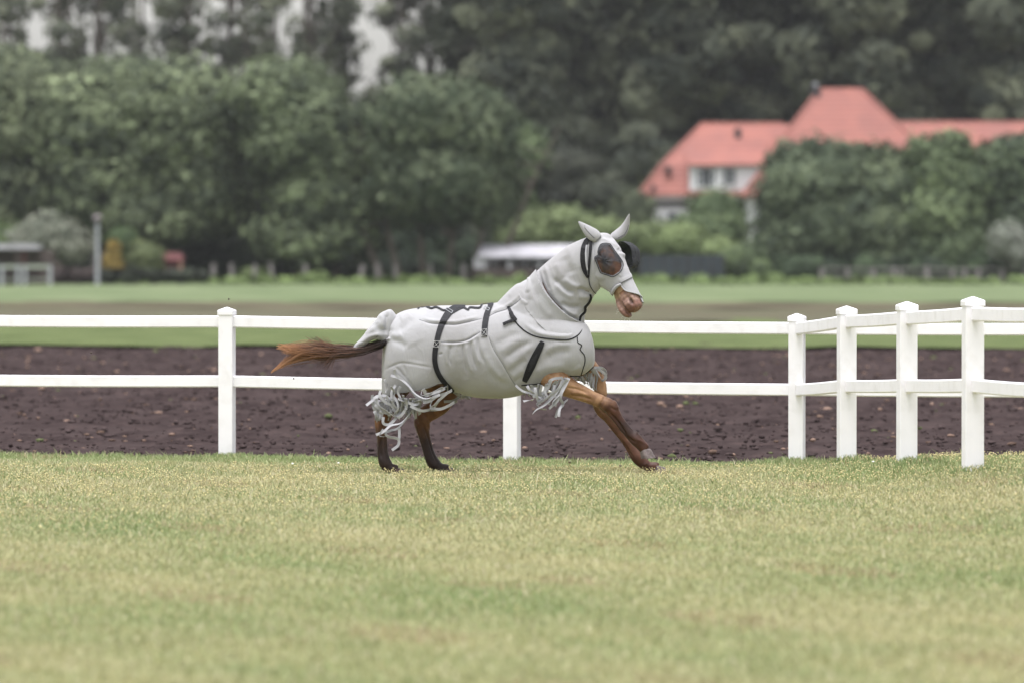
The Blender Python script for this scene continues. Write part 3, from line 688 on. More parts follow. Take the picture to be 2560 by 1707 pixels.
def netfence():
    d = 330; x0, x1 = BX(1470, d), BX(1662, d); e = empty('netting_fence', (x0, d, 0), 'dark slate coloured netting fence right of the horse head', 'fence')
    wd = x1 - x0
    MB().box(0, wd, -.03, .03, -.1, BZ(586, d)).build('netting', M['net'], e)
    for i in range(8):
        xx = wd * i / 7; MB().tube([(xx, -.08, -.2), (xx, -.08, BZ(584, d))], .05, 6).build('post', M['dark'], e)
netfence()
def rough_posts(xs, d, label, top, rails, h_rng=(.95, 1.1), lean=.06):
    e = empty('post_fence', (BX(xs[0], d), d, 0), label, 'fence'); r = random.Random(len(xs))
    for xv in xs:
        x = BX(xv, d) - e.location.x; hh = BZ(top, d) * r.uniform(*h_rng); ln = r.uniform(-lean, lean); rad = r.uniform(.12, .17)
        MB().tube([(x - ln, 0, -.2), (x, 0, hh * .5), (x + ln, 0, hh)], [rad, rad * .95, rad * .85], 8).build('post', M['wood'], e)
    if rails:
        b = MB()
        for zf in (.55, .95):
            pts = [(BX(xv, d) - e.location.x, -.1, BZ(top, d) * zf + r.uniform(-.03, .03)) for xv in sorted(xs)]
            MB().tube(pts, .035, 5).build('rail', M['wood'], e)
rough_posts([490, 532, 585, 624, 700, 830, 868, 908, 990, 1065, 1120], 332, 'row of rough grey wooden posts with wires below the tree row at left', 604, False, (.9, 1.05), .12)
rough_posts([1887, 1948, 2005, 2052, 2068, 2130, 2187, 2215, 2247, 2300, 2352, 2410], 331, 'rough grey wooden post and rail fence at right below the bushes', 615, True)
# far edge undergrowth strip (tall weeds along the field margin)
V, F, c, _ = crown([(BX(x, 330), random.uniform(-1, 1), .1, 2.2, 1.2, random.uniform(.2, .5)) for x in range(-150, 2500, 55)], 44200, 0.17, .35, (.10, .14, .05), (.20, .27, .10), 79)
o = link('field_margin_weeds', mesh('field_margin_weeds', V, F, c), M['leaf']); o.location = (0, 327.5, 0)
tag(o, 'fringe of green weeds along the far margin of the crop field', 'weeds', kind='stuff')
# ------------------------------------------------------------------ horse
HD = 37.7
HORSE = empty('horse', (0, HD, 0), 'chestnut horse cantering to the right in a pale grey fly rug and hood', 'horse')
def P(u, v, y=0.0):
    """photo pixel (2560 wide) at local depth y -> local point of the horse"""
    k = (HD + y) / FF
    return np.array([(u - 1280) * k, y, CAMH - (v - 653) * k])
def UV(V):
    k = FF / (HD + V[:, 1]); return np.stack([1280 + V[:, 0] * k, 653 + (CAMH - V[:, 2]) * k], -1)
PX = HD / FF                     # metres per photo pixel
def zA(L): return [(x / 4.9 + 1240, y / 4.9 + 500) for x, y in L]
def zB(L): return [(x / 3.267 + 640, y / 3.267 + 720) for x, y in L]
def zC(L): return [(x / 3.92 + 1000, y / 3.92 + 720) for x, y in L]
def zD(L): return [(x / 4.9 + 1240, y / 4.9 + 900) for x, y in L]
def zE(L): return [(x / 5.2275 + 900, y / 5.2275 + 720) for x, y in L]
def zH(L): return [(x / 5.6 + 1440, y / 5.6 + 540) for x, y in L]
YAW = lambda u: -.10 * (u - 1200) * PX           # spine drifts toward the camera to the right
def loft(secs, n=40, m=6, cap=True):
    """secs: (C(3), A(3), B(3), e_top, e_bot) -> (V, F)"""
    T = np.array([np.concatenate([c, a, b, [et, eb]]) for c, a, b, et, eb in secs])
    T = catmull(T, m); V = []
    th = np.linspace(0, 2 * pi, n, endpoint=False)
    for r in T:
        c, a, b, et, eb = r[:3], r[3:6], r[6:9], r[9], r[10]
        s, k = np.sin(th), np.cos(th)
        e = np.where(s > 0, et, eb)
        ss = np.sign(s) * np.abs(s) ** (2 / e); kk = np.sign(k) * np.abs(k) ** (2 / e)
        V.append(c + ss[:, None] * a + kk[:, None] * b)
    V = np.concatenate(V); F = []
    R = len(T)
    for i in range(R - 1):
        for j in range(n):
            k = (j + 1) % n; F.append((i * n + j, i * n + k, (i + 1) * n + k, (i + 1) * n + j))
    F.append(tuple(range(n))[::-1]); F.append(tuple((R - 1) * n + j for j in range(n)))
    return V, F
def fuse(name, lofts, voxel, smooth=6):
    v = []; f = []
    for V, F in lofts:
        k = len(v); v += [tuple(p) for p in V]; f += [tuple(i + k for i in q) for q in F]
    me = mesh('tmp', v, f); o = bpy.data.objects.new('tmp', me); COL.objects.link(o)
    md = o.modifiers.new('r', 'REMESH'); md.mode = 'VOXEL'; md.voxel_size = voxel
    s = o.modifiers.new('s', 'SMOOTH'); s.factor = .5; s.iterations = smooth
    dg = bpy.context.evaluated_depsgraph_get(); out = bpy.data.meshes.new_from_object(o.evaluated_get(dg)); out.name = name
    bpy.data.objects.remove(o); return out
def arr(me):
    a = np.empty(len(me.vertices) * 3, dtype=np.float32); me.vertices.foreach_get('co', a); return a.reshape(-1, 3).astype(float)
def nrm(me):
    a = np.empty(len(me.vertices) * 3, dtype=np.float32); me.vertices.foreach_get('normal', a); return a.reshape(-1, 3).astype(float)
def put(me, V): me.vertices.foreach_set('co', V.astype(np.float32).ravel()); me.update()
def polydist(UVs, pts):
    """distance (px), signed side, and 0..1 parameter to a polyline"""
    pts = np.asarray(pts, float); best = np.full(len(UVs), 1e9); side = np.zeros(len(UVs)); par = np.zeros(len(UVs))
    seg = np.linalg.norm(np.diff(pts, axis=0), axis=1); cum = np.concatenate([[0], np.cumsum(seg)]); L = cum[-1]
    for i in range(len(pts) - 1):
        a, b = pts[i], pts[i + 1]; ab = b - a; t = np.clip(((UVs - a) @ ab) / (ab @ ab), 0, 1)
        q = a + t[:, None] * ab; dd = np.linalg.norm(UVs - q, axis=1); k = dd < best
        cr = ab[0] * (UVs[:, 1] - a[1]) - ab[1] * (UVs[:, 0] - a[0])
        best[k] = dd[k]; side[k] = np.sign(cr[k]); par[k] = (cum[i] + t[k] * seg[i]) / L
    return best, side, par
def fold(me, folds, nearonly=True):
    V = arr(me); N = nrm(me); Q = UV(V); D = np.zeros(len(V))
    for pts, amp, w, kind in folds:
        c = catmull(pts, 5) if len(pts) > 2 else pts
        d, s, t = polydist(Q, c); taper = np.clip(np.sin(pi * np.clip(t, .02, .98)) * 1.7, 0, 1)
        if kind == 'r': D += amp * np.exp(-(d / w) ** 2) * taper
        elif kind == 't': D += amp * taper * (s < 0) * np.exp(-d / 55.) * np.clip(d / 1.2, 0, 1)
        else:   # step: raised on the positive side with a rolled lip
            sd = d * s; D += amp * taper * np.where(sd > 0, np.exp(-sd / (w * 2.2)), np.exp(-(sd / (w * .22)) ** 2))
    front = np.clip(-(N[:, 1]) * 3 + .8, 0, 1) if nearonly else 1
    put(me, V + N * (D * front)[:, None])

# ---- sections
def vsec(u, t, b, hw, et=2.1, eb=2.3, dy=0):
    c = P(u, (t + b) / 2); c[1] = YAW(u) + dy; h = (b - t) / 2 * PX
    return (c, np.array([0, 0, h]), np.array([-.10 * hw, hw, 0]) * 1.0, et, eb)
TR = [ # u, top, bottom, half width, exps
 (955, 905, 975, .05, 2.2, 2.6), (957.5, 872, 992, .12, 2.2, 2.8), (963, 838, 1001, .165, 2.2, 3), (975, 806, 1004, .195, 2.2, 3), (992, 786, 1004, .215, 2.2, 3),
 (1015, 776, 1003, .228, 2.2, 3), (1047, 770, 1001, .232, 2.2, 2.8), (1091, 765, 991, .232, 2.2, 2.4), (1130, 764, 979, .238, 2.1, 2.2), (1166, 764, 988, .245, 2.1, 2.1),
 (1200, 763, 994, .25, 2.1, 2.1), (1240, 757, 995.5, .245, 2.1, 2.1), (1275, 752, 993, .235, 2.1, 2.1), (1310, 755, 984, .22, 2.1, 2.2), (1350, 765, 966, .205, 2.1, 2.3),
 (1400, 780, 945, .195, 2.1, 2.5), (1440, 800, 940, .175, 2.1, 2.5), (1465, 815, 931, .145, 2.1, 2.4), (1478, 840, 921, .11, 2.1, 2.3), (1485, 868, 909, .05, 2.1, 2.2)]
NK = [ # top point, bottom point, half width, y
 ((1243, 757), (1425, 945), .19, -.02), ((1278, 722), (1462, 880), .165, -.035), ((1318, 698), (1463, 822), .145, -.05), ((1343, 676), (1462, 797), .13, -.062),
 ((1371, 652), (1466, 776), .118, -.075), ((1413, 619), (1479, 752), .108, -.095), ((1446, 602), (1488, 736), .102, -.112), ((1474, 592), (1500, 722), .097, -.13)]
def necksec(tp, bt, hw, y, k=1.0):
    a, b = P(*tp, y), P(*bt, y); return ((a + b) / 2, (a - b) / 2 * k, np.array([.10 * hw, hw, 0]) * k, 2.0, 2.2)
# ---- head in its own frame
YH = math.radians(38)
hh = np.array([cos(YH), -sin(YH), 0]); up = np.array([0, 0, 1.])
HU = .545 * hh - .838 * up; HFn = .838 * hh + .545 * up; HW = np.array([sin(YH), cos(YH), 0])
H0 = P(1514, 577, -.14)
def hp(u, f, w): return H0 + HU * u + HFn * f + HW * w
HS = [ # u, dorsal f, ventral f, half width, e_top, e_bot
 (-.012, -.05, -.15, .05, 2.0, 2.0), (.02, -.008, -.19, .082, 2.0, 2.0), (.07, .008, -.225, .096, 2.1, 2.2), (.13, .018, -.25, .104, 2.2, 2.3), (.19, .018, -.262, .106, 2.3, 2.4), (.25, .010, -.252, .097, 2.3, 2.5),
 (.31, .004, -.225, .082, 2.2, 2.4), (.37, 0, -.19, .067, 2.2, 2.2), (.43, -.002, -.165, .058, 2.2, 2.2), (.48, -.004, -.155, .057, 2.3, 2.3), (.53, -.008, -.150, .060, 2.5, 2.3), (.565, -.014, -.138, .056, 2.6, 2.3), (.585, -.022, -.125, .048, 2.6, 2.3), (.598, -.040, -.11, .032, 2.3, 2.1)]
def headsec(u, d, v, hw, et, eb, g=0.0):
    return (hp(u, (d + v) / 2, 0), HFn * ((d - v) / 2 + g), HW * (hw + g), et, eb)
# ---- legs : list of (u, v, r_px in the leg's plane, y, depth ratio)
def leg(L, n=24, m=6):
    L = [np.array(q, float) for q in L]; S = []
    for i, q in enumerate(L):
        a = L[max(0, i - 1)]; b = L[min(len(L) - 1, i + 1)]
        t = np.array([b[0] - a[0], b[1] - a[1]]); t /= np.linalg.norm(t); nn = np.array([-t[1], t[0]])
        c = P(q[0], q[1], q[3]); A = np.array([nn[0], 0, -nn[1]]) * q[2] * PX
        S.append((c, A, np.array([0, q[2] * PX * q[4], 0]), 2.1, 2.1))
    return loft(S, n, m)
YN, YF = -.13, .05     # near / far leg planes at the front
FA = [(1372, 925, 42, -.10, .9), (1400, 955, 30, YN, 1), (1424, 969, 24, YN, .95), (1450, 980, 20.5, YN, .9), (1482, 994, 17, YN, .9), (1504, 1004, 17.5, YN, .95), (1521, 1014, 19.5, YN, .95), (1533, 1028, 17, YN, .9), (1545, 1046, 13.2, YN, .8), (1562, 1068, 12.2, YN, .8), (1575, 1084, 13.5, YN, .85), (1589, 1097, 16, YN, .95), (1600, 1108, 14.5, YN, .9), (1608, 1117, 14, YN, .95), (1613, 1124, 13, YN, 1)]
FB = [(1440, 900, 36, .06, .9), (1480, 930, 24, YF, 1), (1497, 955, 18, YF, .95), (1502, 985, 16, YF, .9), (1499, 1008, 18, YF, .9), (1508, 1025, 16.5, YF, .9), (1521, 1044, 12.5, YF, .8), (1541, 1070, 12, YF, .8), (1560, 1094, 12, YF, .8), (1577, 1119, 12.5, YF, .85), (1594, 1143, 15.5, YF, .95), (1608, 1156, 14.5, YF, .95), (1622, 1165, 12.5, YF, .9), (1637, 1166, 13, YF, 1), (1646, 1168, 12, YF, 1)]
YHN, YHF = .00, .22
HA = [(1030, 880, 55, .02, .9), (1012, 935, 40, .0, .8), (992, 980, 25, YHN - .02, .8), (973, 1015, 19, YHN, .75), (958, 1038, 22, YHN, .75), (954, 1055, 18, YHN, .75), (953, 1075, 14.5, YHN, .8), (955, 1100, 13, YHN, .85), (957, 1128, 13, YHN, .85), (960, 1148, 15, YHN, .95), (965, 1160, 16, YHN, .95), (974, 1169, 13.5, YHN, .95), (986, 1173, 13.5, YHN, 1), (995, 1174, 12, YHN, 1)]
HB = [(1060, 900, 58, .16, .7), (1100, 950, 45, .2, .7), (1108, 985, 36, YHF, .7), (1098, 1008, 29, YHF, .75), (1080, 1025, 24, YHF, .75), (1061, 1038, 22.5, YHF, .75), (1055, 1055, 21, YHF, .75), (1057, 1074, 16.5, YHF, .8), (1063, 1098, 14, YHF, .85), (1071, 1126, 13.5, YHF, .85), (1079, 1148, 15.5, YHF, .95), (1087, 1160, 16.5, YHF, .95), (1098, 1169, 14, YHF, .95), (1112, 1172, 14, YHF, 1), (1122, 1173, 12, YHF, 1)]
# ---- body (one continuous mesh)
bt = [vsec(1200 + (u - 1200) * .965, t + 5, b - 6 - (22 if u < 1100 else 0), hw * .93, et, eb if u > 1100 else 2.2) for u, t, b, hw, et, eb in TR]
bn = [necksec(a, b, hw * .86, y, .90) for a, b, hw, y in NK]
bh = [headsec(*q, g=-.004 - .005 * (q[0] < .35)) for q in HS]
lower = loft([(hp(u, f, 0), HFn * a, HW * b, 2.2, 2.2) for u, f, a, b in ((.42, -.152, .02, .034), (.48, -.160, .024, .042), (.53, -.162, .027, .045), (.565, -.156, .028, .040), (.59, -.150, .022, .030), (.603, -.146, .012, .016))], 24, 5)
body = fuse('body', [loft(bt), loft(bn), loft(bh), lower, leg(FA), leg(FB), leg(HA), leg(HB)], .0065, 5)
# carve eye sockets, nostrils, tendons
V = arr(body); N = nrm(body)
hv = V - H0; hu, hf, hw_ = hv @ HU, hv @ HFn, hv @ HW
def dent(c, r, amp, sgn=None):
    global V
    q = np.stack([hu - c[0], hf - c[1], hw_ - c[2]], -1) / np.array(r); e = np.exp(-(q ** 2).sum(1)); V = V + N * (e * amp)[:, None]
for s in (-1, 1):
    dent((.205, -.06, s * .10), (.03, .022, .05), -.012); dent((.17, -.045, s * .095), (.03, .022, .04), .012); dent((.25, -.085, s * .09), (.05, .02, .04), .007)
    dent((.205, -.115, s * .10), (.07, .02, .04), .008); dent((.12, -.07, s * .09), (.03, .03, .04), -.010)
    dent((.535, -.047, s * .06), (.026, .012, .03), -.026); dent((.522, -.028, s * .055), (.02, .012, .03), .007); dent((.545, -.068, s * .055), (.02, .012, .03), .006)
    dent((.57, -.128, s * .045), (.06, .006, .05), -.010); dent((.54, -.10, s * .05), (.03, .015, .04), .005)
    dent((.50, -.075, s * .06), (.012, .03, .03), -.006)
dent((.60, -.115, 0), (.03, .006, .05), -.010); dent((.595, -.04, 0), (.02, .02, .012), -.006); dent((.45, -.165, 0), (.02, .02, .05), -.005)
put(body, V)
grooves = [(zD([(860, 330), (1000, 350), (1120, 400)]), -.006, 2.6, 'r'), (zD([(900, 440), (1060, 445), (1190, 490)]), -.006, 2.6, 'r'), (zD([(900, 395), (1050, 400), (1150, 440)]), .004, 4, 'r'),
 (zD([(1290, 520), (1270, 590), (1360, 660)]), -.006, 2.6, 'r'), (zD([(1360, 620), (1470, 720), (1560, 850), (1600, 930)]), -.007, 2.2, 'r'), (zD([(1400, 660), (1500, 800), (1560, 900)]), .004, 2.6, 'r'),
 (zD([(1440, 480), (1480, 560), (1470, 610)]), .005, 4, 'r'), (zD([(1700, 850), (1740, 900)]), .005, 4, 'r'), (zD([(1600, 940), (1680, 990), (1720, 1010)]), -.006, 4, 'r'),
 (zD([(1500, 960), (1590, 1050), (1680, 1200)]), -.004, 2.5, 'r'), (zD([(1800, 1290), (1860, 1260)]), .004, 4, 'r'),
 (zB([(1350, 1090), (1400, 1200), (1440, 1330), (1480, 1430)]), -.006, 2.5, 'r'), (zB([(1030, 1200), (1020, 1300), (1025, 1400)]), -.006, 2.5, 'r'), (zB([(1300, 1050), (1320, 1110)]), -.005, 4, 'r'), (zB([(1350, 1000), (1400, 1060)]), -.005, 4, 'r')]
grooves += [(zD([(1180, 560), (1260, 670), (1390, 850), (1500, 970)]), .004, 2.5, 'r'), (zD([(1290, 540), (1330, 450), (1400, 430)]), -.004, 2.5, 'r'), (zD([(1400, 560), (1450, 600), (1480, 600)]), -.004, 2.5, 'r'), (zD([(1720, 960), (1800, 1000), (1880, 1060)]), .003, 3, 'r'),
 (zB([(1290, 1060), (1330, 1180), (1370, 1320), (1400, 1430)]), .004, 2.2, 'r'), (zB([(1000, 1100), (1000, 1250), (1000, 1400)]), .004, 2.2, 'r'), (zB([(1400, 1060), (1430, 1200), (1450, 1310)]), .003, 2.2, 'r'), (zB([(1330, 1020), (1300, 1000)]), -.005, 4, 'r')]
fold(body, [(a, b * 1.7, c, d) for a, b, c, d in grooves])
# natural coat colours, then black painted into nostrils, eye sockets and mouth groove
V = arr(body); Q = UV(V); hv = V - H0; hu, hf, hw_ = hv @ HU, hv @ HFn, hv @ HW
TAN = np.array([.37, .215, .115]); RED = np.array([.078, .030, .017]); BLK = np.array([.020, .010, .008]); BRN = np.array([.10, .042, .02]); PINK = np.array([.43, .28, .23]); CREAM = np.array([.46, .33, .20])
def mixc(a, b, t): t = np.clip(t, 0, 1)[:, None]; return a * (1 - t) + b * t
C = np.tile(BRN, (len(V), 1))
nz = ghash(Q[:, 0] * .09, Q[:, 1] * .09) * 10
fr = (Q[:, 0] > 1340) & (Q[:, 1] > 900)
s_ = (Q[:, 0] - 1400) * .55 + (Q[:, 1] - 960) * .83       # distance down the fore leg
cf = mixc(TAN, RED, sstep(62, 128, s_ + nz)); cf = mixc(cf, BLK, sstep(135, 178, s_ + nz * .6) * (.75) * np.exp(-((s_ - 178) / 45) ** 2))
C = np.where(fr[:, None], cf, C)
far = fr & (V[:, 1] > -.035); cb = mixc(TAN, np.array([.13, .058, .032]), sstep(975, 1070, Q[:, 1])); cb = mixc(cb, RED, sstep(1118, 1150, Q[:, 1]))
C = np.where(far[:, None], cb, C)
hr = (Q[:, 0] < 1200) & (Q[:, 1] > 960)
ch = mixc(np.array([.17, .075, .03]), BLK * 1.4, sstep(1030, 1120, Q[:, 1] + nz)); C = np.where(hr[:, None], ch, C)
hd = (hu > .02) & (Q[:, 1] < 800) & (Q[:, 0] > 1440)
chd = mixc(np.array([.26, .125, .065]), CREAM, sstep(.37, .42, hu) * (hf < -.1)); chd = mixc(chd, PINK, sstep(.44, .48, hu)); chd = np.where(((hu > .30) & (hu < .44))[:, None], mixc(np.array([.20, .085, .04]), CREAM * .9, sstep(.30, .38, hu)), chd)
chd = mixc(chd, np.array([.27, .145, .115]), sstep(.53, .56, hu))
C = np.where(hd[:, None], chd, C)
for s in (-1, 1):
    e = np.exp(-(((hu - .537) / .022) ** 2 + ((hf + .050) / .011) ** 2 + ((hw_ - s * .055) / .03) ** 2)); C = mixc(C, BLK, e * 1.3)
    e = np.exp(-(((hu - .205) / .028) ** 2 + ((hf + .062) / .018) ** 2 + ((hw_ - s * .10) / .04) ** 2)); C = mixc(C, BLK, e * 1.2)
e = np.exp(-((hf + .112) / .005) ** 2) * (hu > .50) * (hu < .62); C = mixc(C, BLK, e * .7)
bl = np.clip(.5 + .9 * ghash(V[:, 0] * 60 + 3, V[:, 2] * 70 + V[:, 1] * 40), 0, 1)[:, None] * (hu > .44)[:, None] * hd[:, None]
C = C * (1 - .3 * bl)
setcol(body, C)
bodyo = link('body', body, M['coat'], HORSE, smooth=True)
# eyes
def blob(c, a, b, n, parent, name, m):
    r = [[tuple(c + a * cos(2 * pi * k / 14) * sin(t) + b * sin(2 * pi * k / 14) * sin(t) + n * cos(t)) for k in range(14)] for t in np.linspace(.05, pi - .05, 9)]
    return MB().rings(r).build(name, m, parent, smooth=True)
for s in (-1, 1):
    blob(hp(.205, -.062, s * .082), HU * .021, HFn * .017, HW * .019, bodyo, 'eye', M['eye'])
# hooves
def hoof(c, tdir, ndir, L, r, y, m):
    """c: centre of the coronet (px), tdir: toe direction, ndir: up the pastern"""
    t = np.array([tdir[0], 0, -tdir[1]]); t /= np.linalg.norm(t); n_ = np.array([ndir[0], 0, -ndir[1]]); n_ -= t * (n_ @ t); n_ /= np.linalg.norm(n_)
    wv = np.array([0, 1, 0]); C0 = P(c[0], c[1], y); R = []
    for h_, sc2, fw in ((0.15, .86, -.004), (0, 1.0, 0), (-.4, 1.12, .006), (-.8, 1.24, .013), (-1, 1.28, .016), (-1.0, 1.0, .016)):
        ring = []
        for k in range(20):
            a = 2 * pi * k / 20; rx = r * sc2 * PX * (1.12 if cos(a) > 0 else .85); ring.append(tuple(C0 + n_ * h_ * L * PX + t * (cos(a) * rx + fw) + wv * sin(a) * r * sc2 * .95 * PX))
        R.append(ring)
    return MB().rings(R).build('hoof', m, bodyo, smooth=False, bevel=.003)
hoof((1612, 1124), (1, -.05), (-.42, -1), 21, 14.5, YN, M['hoof'])
hoof((1648, 1166), (1, .28), (-.6, -1), 17, 16, YF, M['hoof'])
hoof((993, 1171), (1, .05), (-.35, -1), 11, 14, YHN, M['hoofdark'])
hoof((1120, 1170), (1, .05), (-.35, -1), 12, 14.5, YHF, M['hoofdark'])

# ---- rug
RUG = empty('fly_rug', (0, 0, 0)); RUG.parent = HORSE
rt = [vsec(u, t, b, hw, et, eb) for u, t, b, hw, et, eb in TR]; rn = [necksec(*q) for q in NK] + [necksec((1482, 596), (1503, 712), .092, -.135)]
flap_s = []
for tp, bt_, hw, y in (((992, 790), (975, 858), .05, .02), ((978, 774), (961, 856), .075, .02), ((962, 777), (950, 849), .082, .02), ((944, 790), (935, 848), .08, .02), ((926, 816), (921, 853), .072, .02), ((904, 843), (905, 865), .06, .02), ((886, 862), (891, 876), .045, .02), ((875, 872), (879, 878), .025, .02)):
    bt_ = (bt_[0] + 1, bt_[1] + 5); a, b = P(*tp, y), P(*bt_, y); flap_s.append(((a + b) / 2, (a - b) / 2, np.array([0, hw, 0]), 2.2, 3.0))
cover = fuse('blanket', [loft(rt, 64, 8), loft(rn, 64, 8)], .0058, 4)
zc = zC; folds = [
 # cowl of the neck cover: rolled edge sweeping from the crest down to the throat
 (zA([(505, 850), (540, 1000), (620, 1150), (760, 1310), (900, 1430), (1075, 1525)]), .008, 12, 's'), (zA([(505, 850), (540, 1000), (620, 1150), (760, 1310), (900, 1430), (1075, 1525)]), -.012, 1, 't'), (zA([(520, 850), (550, 1000), (630, 1145), (770, 1300), (905, 1418), (1070, 1505)]), -.026, 4, 'r'),
 (zA([(600, 790), (640, 950), (690, 1110), (720, 1180)]), .008, 5, 'r'), (zA([(575, 850), (600, 1000), (650, 1120)]), -.008, 5, 'r'),
 (zA([(730, 760), (790, 900), (820, 960)]), .006, 8, 'r'), (zA([(820, 690), (900, 850), (930, 930)]), -.007, 12, 'r'), (zA([(700, 950), (830, 1080), (960, 1160)]), -.018, 6, 'r'), (zA([(720, 1010), (850, 1140), (960, 1210)]), .010, 8, 'r'), (zA([(820, 960), (930, 1040), (1060, 1090)]), .010, 7, 'r'),
 (zA([(990, 1080), (1080, 1115), (1190, 1160)]), -.020, 6, 'r'), (zA([(1000, 1180), (1090, 1200), (1150, 1180)]), .008, 6, 'r'), (zA([(780, 1260), (920, 1310), (1060, 1310)]), -.015, 6, 'r'), (zA([(820, 1360), (930, 1400), (1020, 1400)]), .010, 6, 'r'),
 (zA([(880, 560), (920, 700), (930, 830)]), .004, 8, 'r'),
 # bunches at the crest
 (zA([(385, 960), (350, 1050), (320, 1150), (345, 1230)]), -.016, 4, 'r'), (zA([(400, 930), (400, 1040), (390, 1150)]), .010, 6, 'r'), (zA([(430, 1180), (400, 1290), (420, 1420)]), -.006, 8, 'r'), (zA([(330, 1130), (320, 1210), (380, 1260), (420, 1190)]), .008, 6, 'r'), (zA([(300, 1000), (220, 1090), (150, 1200)]), .006, 6, 'r'), (zA([(300, 1180), (250, 1230), (190, 1270)]), -.006, 4, 'r'),
 (zA([(490, 870), (450, 900), (420, 930)]), -.016, 4, 'r'),
 (zC([(1230, 60), (1280, 180), (1310, 280)]), -.006, 8, 'r'), (zC([(1330, 420), (1420, 330), (1560, 330)]), -.006, 14, 'r'), (zC([(1200, 330), (1330, 430), (1500, 470), (1640, 470), (1720, 430)]), .010, 6, 'r'), (zC([(1600, 380), (1650, 400), (1640, 450)]), -.012, 5, 'r'),
 # shoulder and chest wrinkles
 (zC([(930, 560), (1080, 470), (1180, 440)]), -.005, 9, 'r'), (zC([(960, 640), (1120, 530), (1230, 480)]), .005, 9, 'r'), (zC([(1010, 700), (1160, 590), (1300, 520)]), -.008, 7, 'r'), (zC([(1040, 790), (1180, 660), (1330, 550)]), .006, 9, 'r'),
 (zC([(1070, 830), (1170, 740), (1250, 700)]), -.006, 7, 'r'), (zC([(1100, 880), (1170, 820), (1220, 790)]), .005, 7, 'r'), (zC([(1120, 930), (1170, 890), (1210, 870)]), -.005, 5, 'r'),
 (zC([(1400, 720), (1520, 640), (1700, 620)]), -.007, 10, 'r'), (zC([(1300, 850), (1450, 780), (1650, 760)]), .010, 12, 'r'), (zC([(1420, 620), (1530, 560), (1690, 540)]), .006, 9, 'r'), (zC([(1640, 840), (1740, 790), (1770, 740)]), .006, 6, 'r'), (zC([(1540, 830), (1700, 820), (1760, 800)]), -.005, 5, 'r'),
 (zC([(1500, 500), (1600, 530), (1700, 520)]), -.004, 5, 'r'),
 # gathered flank
 (zC([(450, 545), (450, 660), (470, 760)]), .006, 4, 'r'), (zC([(500, 545), (480, 680), (500, 760)]), -.008, 3, 'r'), (zC([(560, 540), (540, 640), (560, 760)]), .005, 5, 'r'), (zC([(615, 530), (620, 680), (660, 850)]), -.009, 3, 'r'), (zC([(650, 520), (660, 680), (720, 860)]), .008, 4, 'r'), (zC([(695, 505), (700, 640), (750, 800)]), -.010, 3.2, 'r'),
 (zC([(725, 490), (740, 620), (790, 760)]), .008, 4, 'r'), (zC([(760, 470), (775, 600), (830, 740)]), -.008, 3.5, 'r'), (zC([(800, 490), (830, 640), (920, 800), (1040, 920)]), .006, 8, 'r'), (zC([(850, 800), (950, 900), (1080, 960)]), -.006, 10, 'r'), (zC([(380, 650), (415, 635)]), -.007, 2.4, 'r'),
 (zC([(640, 900), (620, 760), (600, 700)]), -.004, 8, 'r'), (zC([(380, 800), (500, 930), (640, 1000)]), .004, 8, 'r'),
 # panel seams pressed into the cloth
 (zC([(395, 527), (540, 531), (660, 506), (790, 426)]), -.008, 2.4, 'r'), (zC([(395, 545), (540, 550), (670, 525), (790, 450)]), .005, 3.5, 'r'),
 (zC([(190, 310), (300, 344), (420, 352), (540, 357), (650, 336), (800, 301)]), -.008, 3, 'r'), (zC([(200, 285), (300, 318), (420, 326), (540, 330), (650, 310), (800, 275)]), .006, 4, 'r'), (zC([(865, 283), (940, 240), (1040, 208), (1130, 152), (1185, 105)]), -.008, 3, 'r'), (zC([(860, 260), (940, 215), (1030, 180), (1120, 125), (1170, 80)]), .006, 4, 'r'),
 (zC([(870, 470), (920, 600), (1000, 730), (1080, 870), (1130, 945)]), -.006, 2.6, 'r'),
 # rump
 (zE([(340, 400), (350, 520), (330, 680)]), -.012, 5, 'r'), (zE([(400, 330), (430, 450), (400, 560)]), .008, 8, 'r'), (zE([(400, 600), (480, 630), (560, 600)]), .008, 9, 'r'), (zE([(400, 680), (500, 700), (620, 780)]), -.008, 9, 'r'), (zE([(480, 520), (560, 520), (640, 440), (680, 370)]), -.007, 9, 'r'), (zE([(520, 420), (600, 380), (660, 330)]), .007, 9, 'r'), (zE([(330, 690), (370, 670), (400, 655)]), .010, 3, 'r'),
 (zE([(300, 1080), (430, 1010), (560, 975), (800, 1010), (960, 1040)]), -.005, 3, 'r'), (zE([(440, 1010), (520, 1080), (620, 1200), (700, 1300)]), -.005, 3.5, 'r'), (zE([(300, 1170), (330, 1260), (350, 1340)]), -.007, 4, 'r'), (zE([(560, 980), (600, 1100), (620, 1180)]), -.004, 4, 'r'), (zE([(700, 700), (760, 850), (740, 1000)]), -.006, 22, 'r'),
]
cowl = cover.copy()
COWL = catmull(zA([(492, 838), (512, 900), (545, 1000), (622, 1150), (762, 1310), (902, 1430), (1085, 1530)]), 6)
fold(cover, folds)
